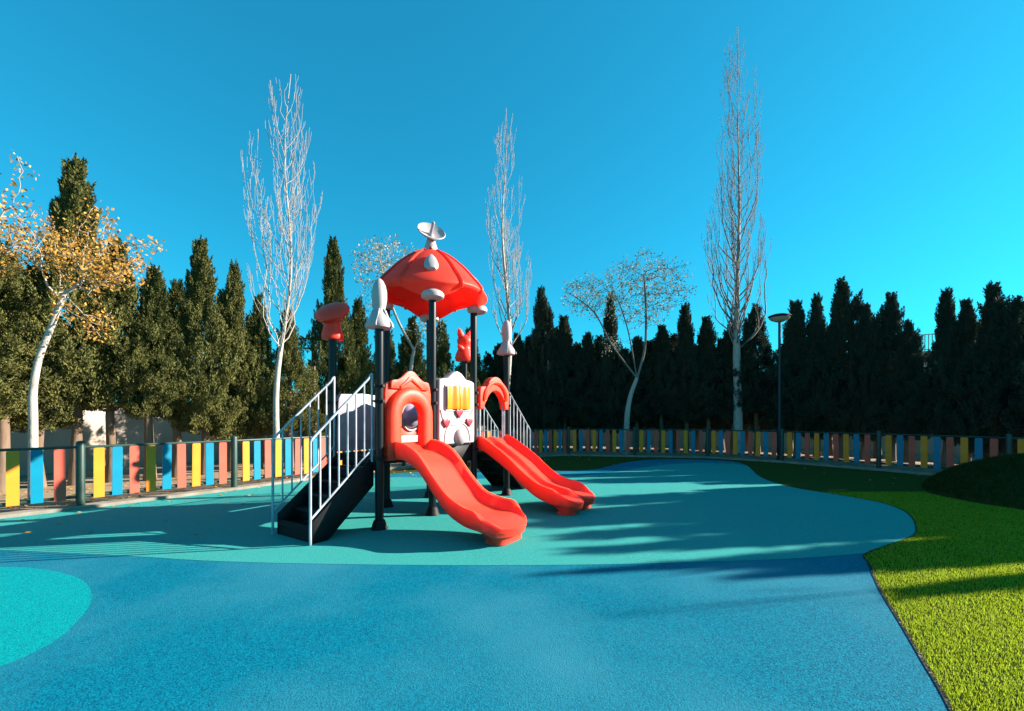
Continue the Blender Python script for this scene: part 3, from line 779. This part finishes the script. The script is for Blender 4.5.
# red animal-shaped cap: rounded body, two ears, a raised paw
b = MB().lathe([(.06,-.03),(.13,-.02),(.145,.03),(.13,.11),(.10,.18),(.085,.23),(.105,.28),(.115,.34),(.095,.40),(.05,.435),(.004,.44)], n=24)
for sx in (-1, 1):
    b.lathe([(.005,0),(.045,.02),(.05,.06),(.03,.13),(.003,.17)], c=(sx*.07, 0, .385), n=12, M=Matrix.Rotation(R(sx*22), 4, 'Y'))
    b.lathe([(.005,0),(.04,.02),(.042,.08),(.02,.12),(.003,.13)], c=(sx*.07, -.03, .17), n=12, M=Matrix.Rotation(R(sx*62), 4, 'Y'))
ac = b.build('animal_cap', M['red'], qe, smooth=True); ac.location = (0, 0, HS-.04); ac.scale = (1.35, 1.35, 1.15)

# decks
for i in range(3):
    x0, x1 = i*A_, (i+1)*A_
    d = MB().box(x0+.03, x1-.03, .02, B_-.02, DECK-.03, DECK).box(x0+.035, x1-.035, .022, .05, DECK-.11, DECK-.033).box(x0+.035, x1-.035, B_-.05, B_-.022, DECK-.11, DECK-.033)
    d.build('deck', M['black'], root, bev=.004, seg=1)
MB().box(A_+.06, 2*A_-.06, .0, .02, .75, 1.02).build('under_panel', M['black'], root, bev=.004, seg=1)

# stairs
def stairs(x0, sgn):
    n = 5; run = .86; top = DECK
    st = empty('stairs', (0,0,0)); 
    b = MB(); X = lambda t: x0+sgn*t
    for ys in (.075, B_-.195):
        n0 = len(b.v)
        pr = [(.03, top+.02), (.03, top-.38), (run-.16, 0.005), (run+.03, .005), (run+.03, .27)]
        q = [(X(t), z) for t, z in pr]
        b.extrude_xz(q, ys, ys+.02)
    o = b.build('stair_flight', M['black'], root, bev=.003, seg=1)
    for k in range(n):
        t = run*(k+.5)/n; z = top*(1-(k+1)/(n+0))+.0
        z = top-(k+1)*top/(n+1)
        tx0, tx1 = X(t-.115), X(t+.115)
        tr = MB().box(min(tx0,tx1), max(tx0,tx1), .097, B_-.197, z-.03, z)
        xr = X(t-.105); tr.box(min(xr,xr+.012), max(xr,xr+.012), .098, B_-.198, z+.002, z+.13)
        tr.build('tread', M['black'], o, bev=.003, seg=1)
    xf = X(run+.022); MB().box(min(xf,xf+.012), max(xf,xf+.012), .097, B_-.197, .006, .20).build('toe_board', M['black'], o)
    bpy.data.objects.remove(st)
    for ys in (.0, B_-.0):
        yy_ = .055 if ys == 0 else B_-.155
        xe = X(run+.075)
        h = MB()
        topr = [(X(.07), yy_, 2.06), (X(.095), yy_, 2.045), (X(.13), yy_, 1.99), (xe-sgn*.02, yy_, 1.235), (xe, yy_, 1.20), (xe, yy_, 1.16), (xe, yy_, .0)]
        h.tube(topr, .0165, 8)
        h.tube([(X(.065), yy_, 1.075), (xe, yy_, .30)], .013, 8)
        h.tube([(X(.075), yy_, 2.05), (X(.075), yy_, .90)], .0145, 8)
        hr = h.build('handrail', M['steel'], root, smooth=True)
        for k in range(1, 7):
            f = k/7; xx_ = X(.075+f*(run)); 
            zt = 2.045+(1.21-2.045)*((xx_-X(.10))/(xe-X(.10))); zb = 1.075+(.30-1.075)*((xx_-X(.065))/(xe-X(.065)))
            MB().tube([(xx_, yy_, zb), (xx_, yy_, zt)], .0115, 8, caps=False).build('baluster', M['steel'], hr, smooth=True)
    return o
stairs(0, -1); stairs(3*A_, 1)
# rail brackets linking handrails to the posts
b = MB()
for z in (1.90, 1.70):
    for (x, y) in ((-.06, .0), (-.06, B_), (3*A_+.06, 0), (3*A_+.06, B_)):
        b.box(min(x, x+math.copysign(.03, x))-.001, max(x, x+math.copysign(.03, x))+.001, y-.012, y+.012, z-.012, z+.012)
b.build('rail_bracket', M['black'], root)

# slides: cross-sections swept down a profile; local x across, local -y downhill
def smoothstep(t): t = max(0, min(1, t)); return t*t*(3-2*t)
def slide(xc, half, prof, channels, matn, name, y_off=0.03, flare=.06, skew=.02):
    P = catmull(prof, 7)            # (run, rim z)
    ns = len(P); Lr = P[-1][0]
    cw = 2*half/channels
    secs = []
    for i, (s, zr) in enumerate(P):
        te = s/Lr
        dep = .145*smoothstep(te*6+.35)      # wall height over the bed
        e_end = smoothstep((te-.86)/.14)
        dep0 = dep; dep = dep*(1-e_end*.62)
        th = .05
        fl = flare*smoothstep((te-.62)/.3) - flare*1.0*smoothstep((te-.93)/.07)*.8
        sec = []
        x0 = xc-half-fl; x1 = xc+half+fl
        sh = -skew*smoothstep(te*1.1); x0 += sh; x1 += sh; xcc = xc+sh
        bed = zr-dep0; zr_ = bed+dep
        if channels == 1:
            stops = [(x0, x1)]
        else:
            stops = [(x0, xcc), (xcc, x1)]
        top = []
        nn = 14
        for ci, (a, b_) in enumerate(stops):
            for k in range(nn+1):
                u = k/nn; x = a+(b_-a)*u
                d = min(u, 1-u)*(b_-a)
                rimw, slope = (.028, .10)
                if channels == 2 and ((ci == 0 and u > .5) or (ci == 1 and u < .5)): hgt = .72; 
                else: hgt = 1.0
                if d < rimw: zz = -.012*((rimw-d)/rimw)**2
                else: zz = -dep*smoothstep((d-rimw)/slope)
                if hgt < 1: zz = max(-dep, zz) ; zz = -dep + (zz+dep)*.62
                wv = 2*u-1
                bulge = (1-wv*wv)*.17*e_end+(-.03*(abs(wv)**6))*e_end
                if ci == 1 and k == 0: continue
                top.append((x, s+bulge, zr_+zz))
        under = []
        wall = .235-.02*e_end
        nu = 12
        for k in range(nu+1):
            u = 1-k/nu; x = x0+.012+(x1-x0-.024)*u
            d = min(u, 1-u)*(x1-x0)
            inset = 0
            wv = 2*((u*channels) % 1 if u < 1 else 1)-1 if channels == 2 else 2*u-1
            bulge = (1-wv*wv)*.15*e_end if channels == 1 else (1-min(1,abs(wv))**2)*.15*e_end
            under.append((x, s+bulge-.01*e_end, zr-wall-.03*smoothstep(d/.1)))
        sec = [(x, -(s_)-0+y_off*-0, z) for x, s_, z in top+under]
        secs.append(sec)
    b = MB(); m_ = len(secs[0])
    for sc in secs: b.v += sc
    for i in range(ns-1):
        for k in range(m_):
            k2 = (k+1) % m_; b.f.append((i*m_+k, i*m_+k2, (i+1)*m_+k2, (i+1)*m_+k))
    b.f.append(tuple(range(m_))); b.f.append(tuple((ns-1)*m_+k for k in reversed(range(m_))))
    o = b.build(name, M[matn], root)
    bm = bmesh.new(); bm.from_mesh(o.data)
    for f in bm.faces: f.smooth = True
    for e in bm.edges:
        if len(e.link_faces) == 2: e.smooth = e.calc_face_angle(0) < R(48)
    bm.to_mesh(o.data); bm.free()
    # feet
    zr = P[-1][1]
    for c in range(channels):
        cx = xc-half-skew+cw*(c+.5); hw = cw*.36 if channels == 1 else cw*.40
        f = MB(); rings = []
        for t, (z, wsc, y0, y1) in enumerate([(0.0,.95,-(Lr-.20),-(Lr+.05)),(.018,1.0,-(Lr-.22),-(Lr+.065)),(.06,.96,-(Lr-.20),-(Lr+.06)),(zr-.19,1.2,-(Lr-.30),-(Lr+.12))]):
            ring = []
            for k in range(20):
                a = 2*math.pi*k/20; ca, sa = math.cos(a), math.sin(a)
                ex = math.copysign(abs(ca)**.5, ca); ey = math.copysign(abs(sa)**.6, sa)
                ring.append((cx+ex*hw*wsc, (y0+y1)/2+ey*abs(y1-y0)/2, z))
            rings.append(ring)
        for rg_ in rings: f.v += rg_
        for t in range(3):
            for k in range(20):
                k2 = (k+1) % 20; f.f.append((t*20+k, t*20+k2, (t+1)*20+k2, (t+1)*20+k))
        f.f.append(tuple(reversed(range(20)))); f.f.append(tuple(60+k for k in range(20)))
        f.build('slide_foot', M[matn], o, smooth=True)
    return o
slide(A_*.5, .36, [(.0,1.17),(.18,1.17),(.38,1.13),(.60,1.01),(.86,.75),(1.11,.54),(1.36,.455),(1.60,.425),(1.76,.36)], 1, 'red', 'slide')
slide(A_*2.5, .435, [(.0,1.15),(.15,1.14),(.50,.945),(.72,.80),(.90,.66),(1.17,.49),(1.40,.42),(1.60,.39),(1.74,.34)], 2, 'red', 'double_slide')

# entrance hood over the single slide
def arc_outline(cx, w, z0, ztop, n=18):
    """arched outline open at the bottom: left foot -> over -> right foot"""
    r_ = w; zc = ztop-r_
    pts = [(cx-w, z0)]
    for k in range(n+1):
        a = math.pi-math.pi*k/n; pts.append((cx+r_*math.cos(a), zc+r_*math.sin(a)))
    pts.append((cx+w, z0)); return pts
def arch_plate(cx, wi, wo_, z0, zi, outer_top, y0, y1):
    """plate with an arched opening; outer_top(x) gives the upper edge"""
    b = MB(); inn = arc_outline(cx, wi, z0, zi, 20); n = len(inn); out = []
    for k, (x, z) in enumerate(inn):
        t = k/(n-1); 
        if k == 0: out.append((cx-wo_, z0)); continue
        if k == n-1: out.append((cx+wo_, z0)); continue
        a = math.pi-math.pi*(k-1)/(n-3)
        xo = cx+wo_*max(-1, min(1, 1.35*math.cos(a)))
        if abs(1.35*math.cos(a)) >= 1:
            f_ = (abs(1.35*math.cos(a))-1)/.35; zo = outer_top(xo)-f_*(outer_top(xo)-(zi-wi)); 
        else: zo = outer_top(xo)
        out.append((xo, zo))
    for y in (y0, y1):
        b.v += [(x, y, z) for x, z in inn]+[(x, y, z) for x, z in out]
    for k in range(n-1):
        b.f.append((k, k+1, n+k+1, n+k)); b.f.append((2*n+k, 3*n+k, 3*n+k+1, 2*n+k+1))
        b.f.append((k, 2*n+k, 2*n+k+1, k+1)); b.f.append((n+k, n+k+1, 3*n+k+1, 3*n+k))
    b.f.append((0, n, 3*n, 2*n)); b.f.append((n-1, 3*n-1, 4*n-1, 2*n-1))
    return b
cx = A_*.5
crest = lambda x: 1.95+.125*math.exp(-((x-cx)/.16)**2)+.025*math.cos((x-cx)*21)*(abs(x-cx) > .1)
hood = arch_plate(cx, .225, .425, .90, 1.72, crest, -.035, .035).build('slide_hood', M['orange'], root, bev=.01, seg=2)
# rolled hood ring: swept tube section over the opening, projecting to the front
def ring(cx, w, z0, ztop, prof, name, m, parent, y0=0):
    path = arc_outline(cx, w, z0, ztop, 22); b = MB(); n = len(path); mpr = len(prof)
    for i, (x, z) in enumerate(path):
        x2, z2 = path[min(i+1, n-1)]; x1, z1 = path[max(i-1, 0)]
        tx, tz = x2-x1, z2-z1; L = math.hypot(tx, tz); nx, nz = -tz/L, tx/L   # outward normal
        for (o_, y_) in prof: b.v.append((x+nx*o_, y0+y_, z+nz*o_))
    for i in range(n-1):
        for k in range(mpr):
            k2 = (k+1) % mpr; b.f.append((i*mpr+k, i*mpr+k2, (i+1)*mpr+k2, (i+1)*mpr+k))
    b.f.append(tuple(range(mpr))); b.f.append(tuple((n-1)*mpr+k for k in reversed(range(mpr))))
    return b.build(name, m, parent, smooth=True)
prof = []
for k in range(20):
    a = 2*math.pi*k/20; ca, sa = math.cos(a), math.sin(a)
    prof.append((.095+.115*math.copysign(abs(ca)**.8, ca), -.055+.085*math.copysign(abs(sa)**.8, sa)))
ring(cx-.01, .205, .91, 1.70, prof, 'hood_ring', M['orange'], hood)
prof = [(.0,-.005),(.0,-.10),(.02,-.115),(.05,-.115),(.06,-.10),(.06,-.005)]
# crown ornament
orn = [(cx-0.352,1.880),(cx-0.339,1.980),(cx-0.238,2.000),(cx-0.150,2.050),(cx-0.070,2.115),(cx,2.135),(cx+0.070,2.115),(cx+0.150,2.050),(cx+0.238,2.000),(cx+0.339,1.980),(cx+0.352,1.880)]
MB().extrude_xz(catmull(orn, 4), -.075, -.036).build('hood_crest', M['orange'], hood, bev=.012, seg=2)
orn2 = [(cx-0.211,1.915),(cx-0.123,1.980),(cx-0.044,2.050),(cx,2.06),(cx+0.044,2.050),(cx+0.123,1.980),(cx+0.211,1.915),(cx+0.194,1.885),(cx,2.00),(cx-0.194,1.885)]
MB().extrude_xz(orn2, -.095, -.076).build('hood_scroll', M['orange'], hood, bev=.008, seg=2)

# arch over the double slide
cx = A_*2.5
b = MB()
out = [(cx-0.430,1.64),(cx-0.434,1.80),(cx-0.421,1.98),(cx-0.344,2.01),(cx-0.241,2.03),(cx-0.129,2.15),(cx,2.20),(cx+0.129,2.18),(cx+0.241,2.10),(cx+0.344,2.03),(cx+0.421,1.93),(cx+0.434,1.80),(cx+0.404,1.62)]
inn = [(cx+0.310,1.62),(cx+0.284,1.76),(cx+0.206,1.87),(cx+0.103,1.94),(cx,1.955),(cx-0.120,1.92),(cx-0.224,1.83),(cx-0.310,1.70),(cx-0.361,1.62)]
b.extrude_xz(catmull(out, 3)+catmull(inn, 3), -.10, .03)
ar = b.build('slide_arch', M['orange'], root, bev=.018, seg=3)
prof = [(.0,-.07),(.03,-.085),(.06,-.07),(.06,-.02),(.0,-.02)]
ring(cx, .30, 1.80, 2.07, prof, 'arch_roll', M['orange'], ar, -.055)
for xx_ in (cx-0.378, cx+0.310, cx+0.370):
    MB().tube([(xx_, -.03, .97), (xx_, -.03, 1.75)], .016, 8).build('guard_bar', M['steel'], root, smooth=True)

# cream panel with amber window between the roof posts
cx = A_*1.5
out = [(-0.421,1.06),(-0.430,1.2),(-0.426,1.9),(-0.421,2.06),(-0.344,2.085),(-0.215,2.10),(-0.103,2.19),(0,2.225),(+0.103,2.19),(+0.215,2.10),(+0.344,2.085),(+0.421,2.06),(+0.426,1.9),(+0.430,1.2),(+0.421,1.06)]
pn = MB().extrude_xz([(cx+x, z) for x, z in out], -.075, .075).build('window_panel', M['white'], root, bev=.025, seg=3)
def rrect(x0, x1, z0, z1, r_, n=5):
    o = []
    for cx_, cz_, a0 in ((x1-r_, z0+r_, -90), (x1-r_, z1-r_, 0), (x0+r_, z1-r_, 90), (x0+r_, z0+r_, 180)):
        for k in range(n+1):
            a = R(a0+90*k/n); o.append((cx_+r_*math.cos(a), cz_+r_*math.sin(a)))
    return o
fr = MB().extrude_xz(rrect(cx-0.318, cx+0.318, 1.58, 2.01, .05), -.092, -.07).build('window_frame', M['white'], pn, bev=.008, seg=2)
# amber curtained pane: pleated surface
b = MB(); nx_ = 48; 
for j, z in enumerate((1.615, 1.65, 1.80, 1.95, 1.98)):
    for k in range(nx_+1):
        u = k/nx_; x = cx-.29+.58*u
        y = -.112-.014*math.cos(u*2*math.pi*2.5)-.012*math.sin(math.pi*u)
        if j in (0, 4): y += .006
        b.v.append((x, y, z))
for j in range(4):
    for k in range(nx_): q = j*(nx_+1)+k; b.f.append((q, q+1, q+nx_+2, q+nx_+1))
b.build('amber_window', M['amber'], pn, smooth=True)
MB().box(cx-0.010, cx+0.010, -.135, -.10, 1.615, 1.98).build('window_mullion', M['amber'], pn, bev=.004, seg=1)
# raised smile-shaped moulding, dome and buttons
def band(path, w, y0, y1, name, m, par):
    b = MB(); P = catmull(path, 8); n = len(P); L = []
    for i, (x, z) in enumerate(P):
        x2, z2 = P[min(i+1, n-1)]; x1, z1 = P[max(i-1, 0)]; tx, tz = x2-x1, z2-z1; q = math.hypot(tx, tz); L.append((x-tz/q*w, z+tx/q*w, x+tz/q*w, z-tx/q*w))
    o1 = [(a, b_) for a, b_, c, d in L]; o2 = [(c, d) for a, b_, c, d in reversed(L)]
    return b.extrude_xz(o1+o2, y0, y1).build(name, m, par, bev=.004, seg=1)
band([(cx-0.396,1.60),(cx-0.344,1.46),(cx-0.215,1.375),(cx-0.043,1.365),(cx+0.129,1.40),(cx+0.284,1.50),(cx+0.396,1.62)], .012, -.088, -.072, 'panel_moulding', M['white'], pn)
band([(cx-0.310,1.09),(cx-0.284,1.25),(cx-0.189,1.36),(cx-0.017,1.40),(cx+0.155,1.37),(cx+0.267,1.26),(cx+0.310,1.09)], .012, -.086, -.072, 'panel_moulding', M['white'], pn)
MB().lathe([(.001,.085),(.05,.08),(.10,.055),(.128,.02),(.135,0)][::-1], c=(cx+0.052,-.076,1.17), n=24, M=Matrix.Rotation(R(90), 4, 'X')).build('panel_dome', M['white'], pn, smooth=True)
for (hx, hz, s) in ((-.29,1.40,.075),(.01,1.555,.08),(.26,1.405,.075)):
    hp = []
    for k in range(28):
        a = 2*math.pi*k/28; x = 16*math.sin(a)**3; z = 13*math.cos(a)-5*math.cos(2*a)-2*math.cos(3*a)-math.cos(4*a)
        hp.append((cx+hx+x/16*s, hz+z/16*s))
    MB().extrude_xz(hp, -.112, -.078).build('heart_button', M['berry'], pn, bev=.010, seg=2)

# back panels
cx = A_*.5
out = [(-.48,.98),(-0.417,1.76),(-0.378,1.83),(-0.172,1.835),(0,1.85),(+0.172,1.835),(+0.378,1.83),(+0.417,1.76),(.48,.98)]
bp = MB().extrude_xz([(cx+x, z) for x, z in out], B_-.04, B_+.04).build('back_panel', M['lilac'], root, bev=.015, seg=2)
MB().extrude_xz(rrect(cx-0.284, cx+0.284, 1.12, 1.66, .08), B_-.055, B_-.038).build('panel_boss', M['lilac'], bp, bev=.008, seg=2)
cx = A_*1.5
bz = 1.50
b = MB(); n = 40
outr = [(-0.413,1.00),(-0.413,1.80),(-0.258,1.92),(0,1.98),(+0.258,1.92),(+0.413,1.80),(+0.413,1.00)]
def ray_out(a):
    c, s = math.cos(a), math.sin(a); t = min(.42/abs(c) if abs(c) > 1e-6 else 9, (.44 if s > 0 else .50)/abs(s) if abs(s) > 1e-6 else 9)
    return c*t, s*t
for y in (B_-.03, B_+.03):
    for k in range(n):
        a = 2*math.pi*k/n; b.v.append((cx+0.202*math.cos(a), y, bz+.235*math.sin(a)))
    for k in range(n):
        a = 2*math.pi*k/n; x, z = ray_out(a); b.v.append((cx+x, y, bz+z))
for k in range(n):
    k2 = (k+1) % n
    b.f += [(k, k2, n+k2, n+k), (2*n+k, 3*n+k, 3*n+k2, 2*n+k2), (k, 2*n+k, 2*n+k2, k2), (n+k, n+k2, 3*n+k2, 3*n+k)]
bp = b.build('bubble_panel', M['orange'], root, bev=.008, seg=1)
MB().lathe([(.001,.20),(.08,.185),(.15,.14),(.20,.08),(.228,0)][::-1], c=(cx,B_-.0,bz), n=28, M=Matrix.Rotation(R(90), 4, 'X')).build('bubble_window', M['bubble'], bp, smooth=True)
b = MB()
ringp = []
for k in range(33):
    a = 2*math.pi*k/32; ringp.append((cx+0.215*math.cos(a), B_-.045, bz+.25*math.sin(a)))
b.tube(ringp, .02, 8, caps=False).build('bubble_rim', M['white'], bp, smooth=True)
MB().extrude_xz(rrect(cx-0.344, cx+0.344, 1.03, 1.17, .04), B_-.05, B_-.028).build('panel_band', M['white'], bp, bev=.008, seg=1)
# barred barrier at the back of the third deck
b = MB(); b.tube([(A_*2+.07,B_,1.72),(A_*3-.07,B_,1.72)], .016, 8); b.tube([(A_*2+.07,B_,1.06),(A_*3-.07,B_,1.06)], .016, 8)
for k in range(1, 9): b.tube([(A_*2+.07+k*(A_-.14)/9,B_,1.06),(A_*2+.07+k*(A_-.14)/9,B_,1.72)], .010, 6)
b.build('bar_barrier', M['steel'], root, smooth=True)

# roof
rc = (A_*1.5, B_/2)
SX, SY = .975, .975
PR = [(.05,4.27),(.16,4.245),(.30,4.17),(.46,4.055),(.62,3.915),(.76,3.765),(.87,3.645),(.925,3.565),(.93,3.525),(.90,3.49)]
NT, NP = 96, len(PR)
b = MB()
def roof_pt(w, r_, z, flat=0):
    cr = .5+.5*math.cos(4*(w-math.pi/4))           # 1 at the corners
    k = 1+.045*cr*min(1, r_/.6)
    return (rc[0]+r_*k*math.cos(w)*SX, rc[1]+r_*k*math.sin(w)*SY, z)
def zb(w):
    cr = .5+.5*math.cos(4*(w-math.pi/4)); return 3.53-.215*cr**.8
prp = catmull(PR, 3)
rows = []
for r_, z in prp:
    row = []
    for k in range(NT):
        w = 2*math.pi*k/NT; cr = .5+.5*math.cos(4*(w-math.pi/4))
        row.append(roof_pt(w, r_, z-(.06*cr if r_ > .8 else .06*cr*(r_/.8)**2)))
    rows.append(row)
for (r_, f_) in ((.875,.35),(.84,.7),(.80,1.0)):
    row = []
    for k in range(NT):
        w = 2*math.pi*k/NT; cr = .5+.5*math.cos(4*(w-math.pi/4)); z0 = 3.49-.06*cr; z1 = zb(w)-.03
        row.append(roof_pt(w, r_, z0+(min(z1, z0-.01)-z0)*f_))
    rows.append(row)
# inner skin
inner = []
for r_, dz in ((.775,.02),(.80,.10),(.74,.22),(.58,.38),(.38,.53),(.15,.66),(.04,.70)):
    row = []
    for k in range(NT):
        w = 2*math.pi*k/NT; z1 = zb(w)-.03
        row.append(roof_pt(w, r_, z1*(1-min(1, dz/.25))+min(1, dz/.25)*3.45+dz))
    inner.append(row)
rows += inner
for rw in rows: b.v += rw
for i in range(len(rows)-1):
    for k in range(NT):
        k2 = (k+1) % NT; b.f.append((i*NT+k, i*NT+k2, (i+1)*NT+k2, (i+1)*NT+k))
b.f.append(tuple(reversed(range(NT)))); b.f.append(tuple((len(rows)-1)*NT+k for k in range(NT)))
roof = b.build('roof', M['roof'], root, smooth=True)
for c4 in range(4):
    wc = math.pi/4+c4*math.pi/2
    for dw in (-.52, .52):
        w = wc+dw; cr = .5+.5*math.cos(4*(w-math.pi/4)); q = []
        for r_, z in prp[4:]:
            q.append(roof_pt(w+dw*.0, r_*1.005, z+.004-(.06*cr if r_ > .8 else .06*cr*(r_/.8)**2)))
        MB().tube(q, [.022+.012*i/len(q) for i in range(len(q))], 8).build('roof_rib', M['roof'], roof, smooth=True)
    # teardrop ornament lying on each corner panel
    r_, z = .66, 3.845
    p = Vector(roof_pt(wc, r_, z)); outd = Vector((math.cos(wc)*SX, math.sin(wc)*SY, 0)).normalized()
    down = (outd*.66+Vector((0,0,-.75))).normalized(); nrm = (outd*.75+Vector((0,0,.66))).normalized(); p = p+nrm*.01; side = down.cross(nrm)
    Mx = Matrix((side, nrm, -down)).transposed().to_4x4()
    t = MB().lathe([(.001,-.16),(.06,-.15),(.088,-.11),(.092,-.05),(.078,.02),(.052,.10),(.026,.15),(.001,.165)], n=20, M=Mx @ Matrix.Diagonal((1.2,.62,1.35,1)))
    o = t.build('roof_teardrop', M['white'], roof, smooth=True); o.location = p
    pj = Vector(roof_pt(wc, .21, 4.235)); MB().lathe([(.03,0),(.03,.018),(.018,.028),(.001,.029)], c=pj, n=10).build('roof_bolt', M['berry'], roof, smooth=True)
for i in (1, 2):
    for j in (0, 1):
        dx, dy = (A_*i-rc[0]), (B_*j-rc[1]); q = math.hypot(dx, dy)
        b = MB().lathe([(.07,-.05),(.125,-.045),(.165,-.02),(.175,.025),(.155,.06),(.12,.085),(.05,.09)], n=24)
        o = b.build('post_cap', M['white'], root, smooth=True); o.location = (A_*i+dx/q*.06, B_*j+dy/q*.06, HT+.0)
# neck and dish
b = MB().lathe([(.14,4.22),(.13,4.27),(.095,4.36),(.07,4.45),(.06,4.50),(.05,4.54)], c=(rc[0],rc[1],0), n=24)
nk = b.build('roof_neck', M['white'], roof, smooth=True)
nw = Vector((.36,-.70,.62)).normalized()
rotinv = Matrix.Rotation(-(math.pi/2-TH), 3, 'Z'); nl_ = (rotinv @ nw)
q = nl_.to_track_quat('Z', 'Y').to_matrix().to_4x4()
b = MB().lathe([(.05,-.045),(.12,-.035),(.19,-.008),(.232,.025),(.242,.038),(.232,.046),(.215,.036),(.17,.012),(.10,-.010),(.03,-.018)], c=(rc[0],rc[1],4.575), n=32, M=q)
ds = b.build('dish', M['white'], roof, smooth=True)
b = MB().lathe([(.028,.0),(.022,.10),(.028,.18),(.012,.205)], c=(rc[0],rc[1],4.575), n=12, M=q).build('dish_feed', M['lilac'], ds, smooth=True)
